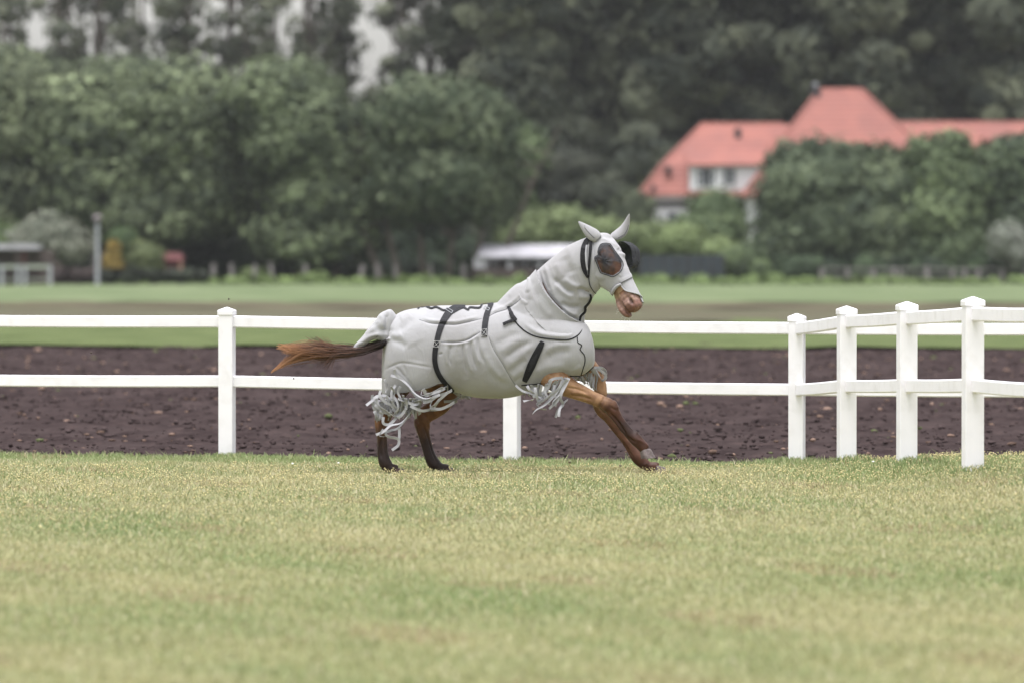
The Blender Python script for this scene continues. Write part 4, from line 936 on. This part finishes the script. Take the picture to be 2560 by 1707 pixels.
# open the skirt at the bottom behind the girth and at the front legs
import bmesh
def cut(me, fn, thick=.004):
    bm = bmesh.new(); bm.from_mesh(me); bm.normal_update()
    kill = [f for f in bm.faces if fn(f.calc_center_median(), f.normal)]
    bmesh.ops.delete(bm, geom=kill, context='FACES'); bm.to_mesh(me); bm.free(); me.update()
def uv1(c): k = FF / (HD + c.y); return 1280 + c.x * k, 653 + (CAMH - c.z) * k
cut(cover, lambda c, n: n.z < -.55 and uv1(c)[0] < 1118 and c.z < .62)
bvh_src = cover
rugo = link('blanket', cover, M['rug'], RUG, smooth=True)
sol = rugo.modifiers.new('s', 'SOLIDIFY'); sol.thickness = .004; sol.offset = -1
cV = arr(cowl); cN = nrm(cowl); d_, s_2, t_ = polydist(UV(cV), COWL)
put(cowl, cV + cN * np.where(d_ * s_2 > -6, .030 * np.exp(-np.clip(d_, 0, 99) / 24) * (.35 + .65 * np.clip(np.sin(pi * np.clip(t_, .03, .97)) * 1.6, 0, 1)) - .0015, -.01)[:, None])
cowl.vertices.foreach_get('co', tmp_ := np.empty(len(cowl.vertices) * 3, dtype=np.float32))
keep = (d_ * s_2 > 0) & (d_ < 66)
def cowlkill(me):
    bm = bmesh.new(); bm.from_mesh(me); bm.verts.ensure_lookup_table()
    bmesh.ops.delete(bm, geom=[v for v in bm.verts if not keep[v.index]], context='VERTS'); bm.to_mesh(me); bm.free(); me.update()
cowlkill(cowl)
fold(cowl, [(zA([(430, 1180), (400, 1290), (420, 1420)]), -.006, 8, 'r'), (zA([(390, 940), (370, 1050), (360, 1150)]), -.010, 4, 'r'), (zA([(500, 1150), (560, 1300), (700, 1450)]), .005, 9, 'r'), (zA([(430, 960), (470, 1120), (540, 1260)]), -.005, 7, 'r')])
cwo = link('neck_cowl', cowl, M['rug'], RUG, smooth=True); s5 = cwo.modifiers.new('s', 'SOLIDIFY'); s5.thickness = .006; s5.offset = -1
def bvh(me): return BVHTree.FromPolygons([v.co[:] for v in me.vertices], [p.vertices[:] for p in me.polygons])
BV = bvh(cover)
CAML = Vector((0, -HD, CAMH))
def hit(B, u, v, off=.004):
    tgt = Vector(P(u, v)); dr = (tgt - CAML).normalized(); r = B.ray_cast(CAML, dr)
    if r[0] is None:
        r = B.find_nearest(tgt)
    n = r[1]; n = n if n.dot(dr) < .2 else -n
    return r[0] + n * off, n
def ribbon(B, pts, width, off=.004, thick=.0025, m=6, ends=True):
    pts = catmull(pts, m) if len(pts) > 2 else np.linspace(pts[0], pts[1], 6)
    w_ = np.interp(np.linspace(0, 1, len(pts)), np.linspace(0, 1, len(width)), width) if isinstance(width, (list, tuple)) else np.full(len(pts), width)
    rings = []
    for i, p in enumerate(pts):
        t = pts[min(i + 1, len(pts) - 1)] - pts[max(0, i - 1)]; t = t / (np.linalg.norm(t) + 1e-9); q = np.array([-t[1], t[0]]) * w_[i] / 2
        L, nl = hit(B, *(p + q), off); R_, nr = hit(B, *(p - q), off); Cc, nc = hit(B, *p, off)
        rings.append([tuple(L), tuple(Cc), tuple(R_), tuple(R_ + nr * thick), tuple(Cc + nc * thick * 1.3), tuple(L + nl * thick)])
    return MB().rings(rings)
def cord(B, pts, r=.0022, m=6, off=.001):
    pts = catmull(pts, m) if len(pts) > 2 else np.linspace(pts[0], pts[1], 5)
    return MB().tube([hit(B, *p, off)[0] for p in pts], r, 6)
# binding, seams
for L in ([(1190, 950), (1350, 935), (1450, 915), (1530, 875), (1620, 860), (1770, 855), (1830, 825), (1888, 772)], [(1130, 330), (1170, 375), (1240, 432), (1340, 476), (1500, 500), (1640, 505), (1725, 475), (1775, 425), (1806, 355)]):
    cord(BV, zC(L), .005, 8).build('binding', M['black'], RUG, smooth=True)
cord(BV, zC([(1737, 480), (1742, 530), (1780, 560), (1765, 600), (1806, 655), (1812, 720), (1790, 800), (1775, 850)]), .0036).build('zip', M['black'], RUG, smooth=True)
ribbon(BV, zA([(1150, 1160), (1160, 1200), (1135, 1260), (1092, 1310), (1085, 1370), (1035, 1425), (1020, 1500)]), [4, 5, 5, 6, 5, 5, 4], .003).build('zip', M['black'], RUG)
cord(BV, zA([(1135, 1170), (1140, 1210), (1110, 1265), (1070, 1315), (1062, 1370), (1015, 1425), (1003, 1500)]), .002).build('piping', M['fringe'], RUG, smooth=True)
for L in ([(870, 470), (920, 600), (1000, 730), (1080, 870), (1130, 945)], [(190, 310), (300, 344), (420, 352), (540, 357), (650, 336), (800, 301)], [(865, 283), (940, 240), (1040, 208), (1130, 152), (1185, 105)], [(395, 527), (540, 531), (660, 506), (790, 426)]):
    cord(BV, zC(L), .0016, off=.0).build('seam', M['seam'], RUG, smooth=True)
# straps
sg = ribbon(BV, zC([(640, 178), (600, 182), (540, 205), (480, 245), (424, 330), (388, 420), (362, 520), (345, 620), (343, 720), (368, 815), (420, 900), (520, 1008)]), [12, 14, 17, 17, 15.5, 14, 13.5, 13, 12.5, 12.5, 12, 10], .004).build('surcingle', M['webbing'], RUG)
lower_sg = ribbon(BV, zC([(350, 585), (343, 650), (343, 720), (368, 815), (420, 900), (520, 1008)]), [12.5, 12.5, 12, 12, 12, 10], .0078).build('elastic', M['black'], sg)
def buckle(c, d, w_, h_):
    c = np.array(c); d = np.array(d, float); d /= np.linalg.norm(d); q = np.array([-d[1], d[0]])
    pts = [c + q * w_ + d * h_, c - q * w_ + d * h_, c - q * w_ - d * h_, c + q * w_ - d * h_, c + q * w_ + d * h_]
    b = MB()
    for i in range(4): b.tube([hit(BV, *pts[i], .009)[0], hit(BV, *pts[i + 1], .009)[0]], .0022, 6)
    return b
buckle((1123, 778), (-.5, .8), 9, 3).build('slider', M['galv'], sg)
shs = ribbon(BV, zC([(905, 150), (875, 205), (850, 270), (835, 350), (824, 475)]), [8, 12, 14, 14.5, 15], .004).build('short_strap', M['webbing'], RUG)
buckle((1217, 773), (-.45, .85), 7, 3).build('slider', M['galv'], shs)
ribbon(BV, zC([(1060, 180), (1085, 240), (1108, 290), (1135, 325)]), 7.5, .005).build('buckle_strap', M['webbing'], RUG)
bks = ribbon(BV, zC([(1085, 250), (1108, 300)]), 10, .009, .006).build('buckle', M['black'], RUG)
ribbon(BV, zC([(1010, 362), (1060, 340), (1118, 318)]), 7, .010, .004).build('strap_end', M['black'], RUG)
ribbon(BV, zC([(1110, 290), (1138, 325)]), 8, .011, .005).build('buckle', M['black'], RUG)
# crossed stitching at the strap ends
def stitches(parent, L):
    b = MB()
    for p, q in L: b.tube([hit(BV, *p, .0105)[0], hit(BV, *q, .0105)[0]], .0009, 5)
    b.build('stitching', M['stitch'], parent)
def sq(p): return [(p[0], p[1]), (p[1], p[2]), (p[2], p[3]), (p[3], p[0]), (p[0], p[2]), (p[1], p[3])]
stitches(sg, sq(zC([(335, 518), (396, 520), (378, 578), (326, 574)]))); stitches(shs, sq(zC([(795, 412), (850, 404), (850, 462), (800, 474)])))
# zigzag elastic on the spine
ribbon(BV, zE([(752, 275), (800, 250), (860, 247), (930, 272), (1000, 258), (1090, 298), (1150, 285)]), 4, .004).build('spine_elastic', M['webbing'], RUG)
ribbon(BV, zE([(1225, 305), (1290, 262), (1345, 258), (1412, 290), (1440, 262), (1560, 266), (1600, 215), (1640, 190), (1690, 225)]), 4, .004).build('spine_elastic', M['webbing'], RUG)
# shoulder patch: long black lozenge with a mesh window
pat = ribbon(BV, zC([(1398, 524), (1380, 560), (1330, 660), (1285, 760), (1240, 860), (1218, 912)]), [10, 15, 19, 21, 16, 11], .004).build('shoulder_vent', M['black'], RUG)
ribbon(BV, zC([(1345, 640), (1300, 720), (1262, 810)]), [2, 11, 2], .008, .001).build('vent_window', M['webbing'], pat)
# tail flap
fl = fuse('tail_flap', [loft(flap_s, 40, 8)], .005, 3)
fold(fl, [(zE([(190, 440), (230, 520), (320, 570)]), -.007, 8, 'r'), (zE([(250, 330), (300, 420), (320, 560)]), .006, 8, 'r'), (zE([(60, 600), (120, 560), (200, 540)]), .004, 7, 'r'), (zE([(345, 300), (352, 450), (330, 620)]), -.022, 7, 'r'), (zE([(-60, 760), (40, 700), (120, 640), (230, 610), (300, 650)]), .012, 5, 'r'), (zE([(120, 500), (180, 440), (290, 380)]), -.006, 9, 'r')])
cut(fl, lambda c, n: n.z < -.8 and c.x < P(962, 800)[0])
flo = link('tail_flap', fl, M['rug'], RUG, smooth=True); sl2 = flo.modifiers.new('s', 'SOLIDIFY'); sl2.thickness = .005; sl2.offset = -1
# ---- fringe ribbons
def strip(b, pts, y, w=.0125, B=None, seed=0):
    r = random.Random(seed); pts = catmull(pts, 6) if len(pts) > 2 else np.linspace(pts[0], pts[1], 8)
    n = len(pts); C3 = []
    ph = r.uniform(0, 6)
    for i, p in enumerate(pts):
        t = i / (n - 1); yy = (y[0] * (1 - t) + y[1] * t) + .012 * sin(ph + t * 5)
        if B is not None:
            h, _ = hit(B, *p, .012)
            if abs((UV(np.array([h]))[0] - p)).max() < 3: yy = min(yy, h.y)
        C3.append(P(p[0], p[1], yy))
    rings = []
    tw0 = r.uniform(-.6, .6); tw1 = tw0 + r.uniform(-2.2, 2.2); w = w * 1.25
    for i in range(n):
        t = C3[min(i + 1, n - 1)] - C3[max(0, i - 1)]; t /= np.linalg.norm(t) + 1e-9
        view = np.array([0, -1, 0.]); a = np.cross(t, view); a /= np.linalg.norm(a) + 1e-9; c = np.cross(a, t)
        tw = tw0 + (tw1 - tw0) * i / (n - 1); q = (a * cos(tw) + c * sin(tw)) * w / 2; k = np.cross(t, q); k = k / np.linalg.norm(k) * .0009
        rings.append([tuple(C3[i] + q + k), tuple(C3[i] - q + k), tuple(C3[i] - q - k), tuple(C3[i] + q - k)])
    b.rings(rings)
HF_ = [[(1130, 660), (1140, 700), (1200, 750), (1260, 820), (1330, 900), (1400, 910)], [(1100, 710), (1180, 740), (1250, 800), (1300, 860), (1380, 900), (1450, 880), (1530, 820)], [(1370, 820), (1385, 860), (1430, 860), (1520, 820), (1560, 800)],
 [(1365, 930), (1420, 920), (1480, 880), (1568, 850), (1600, 830)], [(1140, 790), (1110, 840), (1105, 900), (1130, 960), (1170, 1000)], [(1180, 800), (1160, 850), (1190, 920), (1180, 1000), (1170, 1040)], [(900, 955), (960, 910), (1010, 880), (1060, 880), (1120, 930)],
 [(1020, 830), (1010, 880), (1060, 930), (1110, 960), (1150, 1040)], [(950, 870), (950, 920), (975, 970), (985, 1070)], [(985, 900), (1000, 960), (1060, 1000), (1150, 1050), (1240, 1000)], [(1040, 1050), (1040, 1100), (1090, 1110), (1150, 1050), (1180, 1010)],
 [(980, 1195), (1040, 1170), (1100, 1120), (1180, 1100), (1240, 1040), (1280, 990)], [(1110, 1320), (1160, 1280), (1160, 1230), (1080, 1210), (1060, 1180), (1100, 1160), (1160, 1140), (1230, 1060)], [(1170, 1140), (1170, 1220), (1160, 1280)], [(1000, 970), (990, 1010), (1000, 1060)],
 [(1220, 900), (1230, 960), (1200, 1020), (1160, 1060)], [(1260, 960), (1300, 980), (1360, 1000), (1420, 990)], [(1500, 905), (1460, 950), (1425, 960), (1440, 900)], [(1420, 975), (1500, 985), (1568, 960), (1620, 930)], [(960, 900), (990, 880), (1020, 890), (1040, 930), (1000, 980)],
 [(1060, 880), (1090, 930), (1100, 1000), (1080, 1040)], [(1100, 860), (1150, 920), (1160, 980), (1130, 1030)], [(1200, 870), (1210, 930), (1230, 990)], [(1160, 900), (1240, 930), (1330, 920)], [(970, 950), (1040, 1010), (1120, 1020)], [(1040, 1150), (1010, 1200), (1050, 1210)], [(1100, 800), (1130, 850), (1120, 900)],
 [(1050, 740), (1070, 800), (1060, 850)], [(1330, 940), (1290, 950), (1240, 930)], [(965, 1000), (985, 1050), (990, 1090)], [(1010, 1000), (1030, 1040), (1000, 1080)]]
b = MB()
for i, L in enumerate(HF_): strip(b, zB(L), (-.20, -.17), .015, BV if i < 9 else None, i)
rf = random.Random(9)
for i in range(100):   # short strips all along the hem
    u = rf.uniform(962, 1052); v = 1003 + rf.uniform(-9, 0); l = rf.uniform(20, 48); sw = rf.uniform(-22, 12)
    strip(b, [(u, v), (u + sw * .3 + rf.uniform(-4, 4), v + l * .4), (u + sw + rf.uniform(-6, 6), v + l)], (rf.uniform(-.20, .02), rf.uniform(-.16, .05)), .014, None, 100 + i)
b.build('hind_fringe', M['fringe'], RUG)
# grey leg drape behind the near hock
bb = MB()
for i, L in enumerate([[(970, 900), (965, 960), (985, 1075)], [(1000, 910), (995, 980), (1000, 1075)], [(1025, 920), (1025, 990), (1015, 1070)], [(955, 920), (975, 1000)]]): strip(bb, zB(L), (-.10, -.08), .026, None, 300 + i)
bb.build('hind_fringe', M['fringe'], RUG)
b = MB(); b9 = MB()   # far side hind fringe seen past the girth
for i, L in enumerate([[(520, 1010), (600, 1060), (660, 1060), (690, 1075)], [(430, 1110), (520, 1100), (600, 1060), (650, 1080)], [(300, 1190), (380, 1185), (490, 1140), (560, 1100)], [(480, 1010), (380, 1100), (330, 1180)], [(440, 980), (330, 1050), (300, 1130), (320, 1190)], [(420, 970), (300, 1030), (210, 1050), (220, 990)], [(400, 1000), (320, 1030), (240, 1060)], [(390, 1040), (280, 1090), (225, 1120)], [(560, 1030), (610, 1070), (590, 1100)], [(600, 1050), (650, 1060), (665, 1090)]]):
    strip(b if i in (0, 1, 2, 8, 9) else b9, zC(L), (.14, .19) if i in (0, 1, 2, 8, 9) else (-.22, -.14), .014, None, 400 + i)
b.build('hind_fringe', M['fringe'], RUG); b9.build('hind_fringe', M['fringe'], RUG)
CF = [[(240, 305), (320, 370), (440, 410), (550, 460)], [(820, 213), (720, 222), (655, 255), (660, 310), (600, 400), (550, 480)], [(890, 215), (850, 300), (800, 400), (790, 470), (820, 540), (760, 610), (730, 700)], [(860, 215), (780, 330), (700, 440), (600, 540), (500, 600), (450, 650)],
 [(820, 230), (760, 350), (640, 450), (500, 530), (580, 600)], [(780, 240), (720, 340), (700, 420), (760, 480), (650, 590)], [(680, 240), (640, 320), (560, 420), (540, 500)], [(720, 300), (700, 380), (620, 470), (520, 540), (540, 590), (620, 600)], [(480, 330), (500, 450), (540, 540)], [(560, 300), (540, 400), (560, 500)],
 [(770, 690), (780, 600), (830, 520), (880, 480)], [(840, 220), (830, 330), (770, 420), (700, 500), (690, 560)], [(620, 290), (600, 380), (640, 470)], [(430, 300), (460, 380), (470, 460)], [(380, 310), (420, 370), (500, 430)], [(335, 500), (400, 490), (460, 480)], [(870, 230), (800, 360), (740, 480), (720, 560)], [(520, 290), (520, 370), (600, 460)], [(750, 250), (700, 300), (690, 420), (640, 540)]]
b = MB()
for i, L in enumerate(CF): strip(b, zD(L), (-.235, -.215), .0145 if i not in (2, 3, 11, 16) else .021, None, 500 + i)
for i in range(26):
    u = rf.uniform(1305, 1400); v = 962 - (u - 1306) * .19; l = rf.uniform(16, 34) + (u - 1305) * .12
    strip(b, [(u, v), (u + rf.uniform(-3, 6), v + l * .5), (u + rf.uniform(-4, 12), v + l)], (rf.uniform(-.2, -.02), rf.uniform(-.19, 0)), .0125, None, 600 + i)
b.build('chest_fringe', M['fringe'], RUG)
FFR = [[(1150, 110), (1170, 200), (1150, 300)], [(1190, 100), (1240, 190), (1225, 300), (1235, 370)], [(1200, 90), (1300, 95), (1350, 160), (1310, 260)], [(1140, 150), (1140, 250), (1160, 330)], [(1240, 100), (1330, 160), (1345, 220), (1290, 250)], [(1100, 160), (1110, 240), (1130, 300)], [(1050, 190), (1080, 250), (1090, 290)],
 [(1180, 100), (1200, 200), (1190, 310), (1210, 360)], [(1210, 100), (1260, 180), (1300, 250)], [(1080, 175), (1120, 230), (1110, 280)], [(1020, 195), (1040, 240), (1070, 260)], [(960, 200), (1000, 230), (1050, 250)], [(1165, 115), (1150, 220), (1170, 320)], [(1120, 150), (1160, 250), (1180, 340)], [(1280, 130), (1300, 200), (1345, 190)]]
b = MB()
for i, L in enumerate(FFR): strip(b, zD(L), (-.03, .0) if i < 12 else (.02, .04), .014, None, 700 + i)
b.build('chest_fringe', M['fringe'], RUG)

# ---- hood
HOOD = empty('fly_hood', (0, 0, 0)); HOOD.parent = HORSE
hs_ = [headsec(*q, g=.005) for q in HS]
hood = fuse('mask', [loft(hs_, 56, 8)], .0042, 5)
hfolds = [(zH([(480, 215), (540, 290), (580, 370), (640, 430)]), -.005, 2.2, 'r'), (zH([(590, 440), (630, 500), (700, 450)]), -.010, 4.5, 'r'), (zH([(600, 500), (660, 540), (740, 560)]), .007, 4, 'r'), (zH([(330, 340), (400, 330), (520, 400), (580, 440)]), .006, 4, 'r'), (zH([(360, 260), (430, 300), (540, 310)]), -.005, 5, 'r'),
 (zH([(640, 440), (700, 400), (720, 460)]), .006, 3.5, 'r'), (zH([(760, 600), (800, 700), (830, 780)]), .004, 4, 'r'), (zH([(240, 800), (300, 850), (420, 860)]), .006, 8, 'r'), (zH([(260, 1000), (330, 940), (460, 950)]), -.005, 10, 'r'), (zH([(640, 700), (640, 780), (600, 860)]), .005, 5, 'r'), (zH([(690, 560), (700, 640), (740, 720)]), -.004, 7, 'r')]
fold(hood, hfolds)
def head_uvw(c): q = np.array(c) - H0; return q @ HU, q @ HFn, q @ HW
EYEP = zH([(480, 395), (540, 490), (600, 570), (650, 650), (655, 710), (620, 790), (520, 852), (440, 830), (350, 800), (320, 740), (290, 660), (262, 585), (312, 545), (312, 480), (345, 405), (410, 385)])
def inside(p, poly):
    c = False; n = len(poly); x, y = p
    for i in range(n):
        x1, y1 = poly[i]; x2, y2 = poly[(i + 1) % n]
        if (y1 > y) != (y2 > y) and x < (x2 - x1) * (y - y1) / (y2 - y1) + x1: c = not c
    return c
ec = np.mean(EYEP, 0); small = [tuple(ec + (np.array(p) - ec) * .94) for p in EYEP]
# lower rim of the mask: nose flap on top, band round the jaw
RIM = zH([(625, 940), (560, 975), (500, 1060), (480, 1150), (470, 1300), (1100, 1400), (960, 1172), (880, 1110), (800, 1080), (700, 1050), (650, 1000)])
def killhood(c, n):
    u, v = uv1(c); a, f, w_ = head_uvw(c)
    near = w_ < .012
    if near and inside((u, v), small) and n.y < 0: return True
    if w_ > .07 and n.dot(Vector(HW)) > .6 and ((a - .2) / .07) ** 2 + ((f + .08) / .055) ** 2 < .8: return True
    if near and inside((u, v), RIM): return True
    if not near and a > .385 and f < -.03 - (a - .385) * -.15 * 0 - .0 and f < -.035: return True
    if not near and a > .57: return True
    if a > .44 and f < -.075: return True
    return False
HBV = bvh(hood)
cut(hood, killhood)
ho_ = link('mask', hood, M['rug'], HOOD, smooth=True); s3 = ho_.modifiers.new('s', 'SOLIDIFY'); s3.thickness = .004; s3.offset = -1
# eye meshes
rings = []; nrings = 9; cN = -HW
pe = catmull(np.array(EYEP + [EYEP[0]]), 4)[:-1]
for i in range(nrings):
    t = 1 - i / (nrings - 1) * .97; ring = []
    for k, p in enumerate(pe):
        q = ec + (p - ec) * t; h, n = hit(HBV, *q, .004)
        ring.append(tuple(np.array(h) + cN * (.042 * (1 - t ** 3.5) + .005 * math.sin(k * .9 + t * 5) * (1 - t) + (.012 if q[0] < 1500 else 0) * math.sin(pi * t))))
    rings.append(ring)
b = MB(); b.rings(rings, cap=False); b.f.append(tuple((nrings - 1) * len(pe) + j for j in range(len(pe))))
em = b.build('eye_mesh', M['mesh'], HOOD, smooth=True)
cord(HBV, [tuple(p) for p in pe] + [tuple(pe[0])], .0022, 1, .004).build('binding', M['webbing'], em, smooth=True)
rings = []
for i in range(9):
    t = i / 8; ring = []
    for k in range(28):
        a = 2 * pi * k / 28; wob = 1 + .07 * sin(3 * a + 1) + .05 * sin(5 * a)
        ra, rf_ = .098 * (1 - t ** 2.2 * .98) * wob, .088 * (1 - t ** 2.2 * .98) * wob
        ring.append(tuple(hp(.19 + ra * cos(a), -.025 + .02 * t + rf_ * sin(a), .080 + .150 * t ** .6 + .005 * sin(a * 4 + t * 6) * sin(pi * t))))
    rings.append(ring)
b = MB(); b.rings(rings, cap=False); b.f.append(tuple(8 * 28 + j for j in range(28)))
b.build('eye_mesh', M['mesh_dense'], HOOD, smooth=True)
# edge bindings, noseband
nb = ribbon(HBV, zH([(618, 912), (700, 870), (780, 830), (868, 828)]), [11, 11, 10, 5], .004, .004).build('noseband', M['rug'], HOOD)
cord(HBV, zH([(625, 942), (700, 905), (780, 865), (872, 850)]), .0018, 6, .007).build('seam', M['seam'], HOOD, smooth=True)
cord(HBV, zH([(628, 950), (650, 1000), (700, 1050), (800, 1080), (880, 1110), (930, 1150), (962, 1168)]), .0042, 6, .004).build('edge_roll', M['rug'], HOOD, smooth=True)
ribbon(HBV, zH([(632, 960), (570, 990), (520, 1060), (502, 1130), (515, 1185)]), [6, 8, 8, 8, 7], .003, .006).build('jaw_band', M['rug'], HOOD, smooth=True)
cord(HBV, zH([(630, 940), (550, 975), (495, 1060), (478, 1150)]), .0018, 6, .006).build('seam', M['seam'], HOOD, smooth=True)
cord(HBV, zH([(480, 217), (540, 290), (580, 365), (640, 430)]), .0014, 6, .001).build('seam', M['seam'], HOOD, smooth=True)
# throat straps
ALL = fuse('tmp2', [loft(rn, 48, 6), loft([necksec(*q) for q in NK[5:]] , 48, 6), loft(hs_, 48, 6)], .007, 3); ABV = bvh(ALL); bpy.data.meshes.remove(ALL)
ribbon(ABV, zH([(195, 330), (150, 370), (112, 450), (98, 550), (98, 650), (120, 760), (165, 865)]), [10, 12, 12, 12, 11.5, 11, 4], .006, .004).build('throat_strap', M['black'], HOOD)
ribbon(ABV, zH([(130, 420), (115, 470)]), [13, 13], .011, .003).build('buckle', M['galv_d'] if 'galv_d' in M else M['webbing'], HOOD)
ribbon(ABV, zH([(212, 365), (205, 460), (198, 560), (188, 680), (182, 800), (180, 860)]), [7, 7, 6.5, 6, 4, 3], .006, .003).build('throat_strap', M['black'], HOOD)
cord(ABV, zH([(180, 850), (190, 960), (240, 1050), (278, 1088)]), .0028, 6, .004).build('binding', M['webbing'], HOOD, smooth=True)
ribbon(ABV, zH([(160, 420), (145, 520), (150, 650), (165, 760)]), [4, 4, 4, 3], .012, .003).build('throat_lining', M['fringe'], HOOD)
# ears
def ear(tip, base, r, label=None, bend=(0, 0, 0), seam=None):
    tip, base, bend = map(np.array, (tip, base, bend)); S = []
    ax = tip - base; ln = np.linalg.norm(ax); ax = ax / ln
    view = np.array([0, -1, 0.]); a = np.cross(ax, view); a /= np.linalg.norm(a); c = np.cross(a, ax)
    for t, k in ((0, .72), (.12, .95), (.3, 1.0), (.5, .84), (.7, .60), (.86, .36), (.96, .18), (1.0, .05)):
        S.append((base + ax * ln * t + bend * sin(pi * t), a * r * k, c * r * .62 * k, 2, 2))
    V, F = loft(S, 24, 6); b = MB().add([tuple(v) for v in V], F)
    e = b.build('ear', M['rug'], HOOD, smooth=True)
    return e, a, c, base, ax, ln, bend
t1 = P(1446, 554.5, -.17); b1 = hp(.045, -.035, -.075)
e1, a_, c_, ba, ax, ln, bd = ear(t1, b1, .043, bend=-np.array([0, 0, .004]))
# seam and fold along the near ear
b = MB(); b.tube([tuple(ba + ax * ln * t + bd * sin(pi * t) + c_ * .0275 * k + a_ * q) for t, k, q in ((.12, .93, -.013), (.3, 1, -.010), (.5, .86, -.006), (.66, .66, -.002), (.72, .5, .010))], .0022, 6).build('seam', M['seam'], e1, smooth=True)
t2 = P(1573.5, 535, -.10); b2 = hp(.045, -.02, .075)
e2, a_, c_, ba, ax, ln, bd = ear(t2, b2, .038, bend=HW * .030 - np.array([0, 0, .022]))
b = MB(); b.tube([tuple(ba + ax * ln * t + bd * sin(pi * t) + c_ * .022 * k - a_ * q) for t, k, q in ((.1, .9, -.02), (.35, .9, -.026), (.55, .7, -.022), (.7, .4, -.016))], .0018, 6).build('seam', M['seam'], e2, smooth=True)

# ---- tail
def tail():
    r = np.random.default_rng(4); Vs, Fs, Cs = [], [], []; off = 0
    spine = np.array([(972, 850), (945, 868), (910, 877), (873, 880), (836, 880), (790, 878), (745, 878), (700, 885)], float)
    n = 1050
    for i in range(n):
        L = r.choice([.62, .8, 1, 1.0]) * (.8 + .25 * r.random()); a = r.normal(0, 1)
        kind = r.random()
        if kind < .30: end = np.array([690 + 60 * r.random(), 858 + 14 * r.random()])     # upper wisps
        elif kind < .62: end = np.array([700 + 70 * r.random(), 872 + 12 * r.random()])
        elif kind < .90: end = np.array([677 + 45 * r.random() ** 1.5, 0]); end[1] = 930 - (end[0] - 677) * .62 + r.normal(0, 1.5)
        elif kind < .95: end = np.array([790 + 40 * r.random(), 905 + 22 * r.random()])
        else: end = np.array([760 + 60 * r.random(), 838 + 14 * r.random()])
        v0 = 8 * r.normal(0, .7); 
        st = np.array([964 + 10 * r.random(), 853 + v0 * .7]); m1 = np.array([908, 873 + v0 * .7 + 2 * r.normal()]); m2 = np.array([845, 879 + v0 * 1.15 + 2 * r.normal()])
        m3 = m2 * .45 + end * .55; m3[1] = 879 + v0 * 1.2 + r.normal(0, 6.5) - (5 if kind < .3 else (-5 if .62 < kind < .9 else 0))
        if kind >= .9: m3[1] = (879 + end[1]) / 2
        if kind < .9 and r.random() < .25:
            end = m3 + (end - m3) * r.random()
        pts = catmull(np.array([st, m1, m2, m3, end]), 4); k = len(pts)
        y0 = .02 + .03 * r.normal(); y1 = y0 + .05 * r.normal()
        w_ = (.0009 + .0009 * r.random()) * np.linspace(1.1, .45, k)
        C3 = np.array([P(p[0], p[1], y0 + (y1 - y0) * j / k) for j, p in enumerate(pts)])
        t = np.gradient(C3, axis=0); t /= np.linalg.norm(t, axis=1)[:, None]
        ang = r.random() * pi; vv = np.array([0, -cos(ang) * .6 - .4, sin(ang)]); q = np.cross(t, vv); q /= np.linalg.norm(q, axis=1)[:, None]; q2 = np.cross(q, t)
        ring = np.stack([C3 + q * w_[:, None], C3 - q * w_[:, None] * .5 + q2 * w_[:, None] * .8, C3 - q * w_[:, None] * .5 - q2 * w_[:, None] * .8], 1).reshape(-1, 3)
        Vs.append(ring); ii = np.arange(k - 1)[:, None] * 3
        for s in range(3): Fs.append(np.concatenate([ii + s, ii + (s + 1) % 3, ii + 3 + (s + 1) % 3, ii + 3 + s], 1) + off)
        off += len(ring)
        root_shade = np.repeat(np.clip((965 - pts[:, 0]) / 95, .12, 1), 3)[:, None]; tt = np.repeat(np.linspace(0, 1, k) * (pts[-1][0] < 740) * 1.0, 3)[:, None]  # hair colour darkened towards the root, standing for shade under the flap
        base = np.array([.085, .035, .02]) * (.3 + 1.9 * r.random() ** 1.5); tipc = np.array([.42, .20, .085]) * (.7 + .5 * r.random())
        f = np.clip((tt - .35) / .6, 0, 1) ** 1.3; Cs.append((base * (1 - f) + tipc * f) * root_shade)
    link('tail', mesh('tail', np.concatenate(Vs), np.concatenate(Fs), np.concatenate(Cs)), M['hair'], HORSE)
tail()
# chin whiskers
b = MB(); r_ = random.Random(2)
for i in range(14):
    s = hp(.50 + .08 * r_.random(), -.175, r_.uniform(-.03, .03)); b.tube([s, s + np.array([r_.uniform(-.02, .02), 0, -.02]), s + np.array([r_.uniform(-.03, .03), 0, -.035])], .0004, 4)
b.build('whiskers', M['stitch'], bodyo)
# crumbs of earth in the air
for u, v, y in ((228, 881, -.6), (572, 748, .2), (734, 945, -.3)):
    iv, jf = ico(); e = P(u, v, y); vv = iv * np.array([.006, .005, .008])
    o = link('soil_crumb', mesh('soil_crumb', vv, [tuple(map(int, q)) for q in jf]), M['brownwood']); o.location = (e[0], e[1] + HD, e[2])
    tag(o, {228: 'dark crumb of earth in the air at far left, between the fence rails', 572: 'tiny dark speck in the air just above the left fence post', 734: 'tiny dark speck in front of the lower rail below the tail tip'}[u], 'crumb of earth', 'crumbs of earth kicked up by the horse')

# ------------------------------------------------------------------ haze
hm = bpy.data.materials.new('haze'); hm.use_nodes = True; t = hm.node_tree; t.nodes.clear()
ho = t.nodes.new('ShaderNodeOutputMaterial'); pv = t.nodes.new('ShaderNodeVolumePrincipled')
pv.inputs['Color'].default_value = (.93, .94, .96, 1); pv.inputs['Density'].default_value = .00009; pv.inputs['Anisotropy'].default_value = .2
t.links.new(pv.outputs[0], ho.inputs['Volume'])
tag(MB().box(-520, 520, -60, 720, -2, 45).build('haze', hm), 'thin pale mist hanging over the whole scene', 'haze', kind='stuff')
sc.cycles.volume_bounces = 0
sc.cycles.max_bounces = 6; sc.cycles.transparent_max_bounces = 8
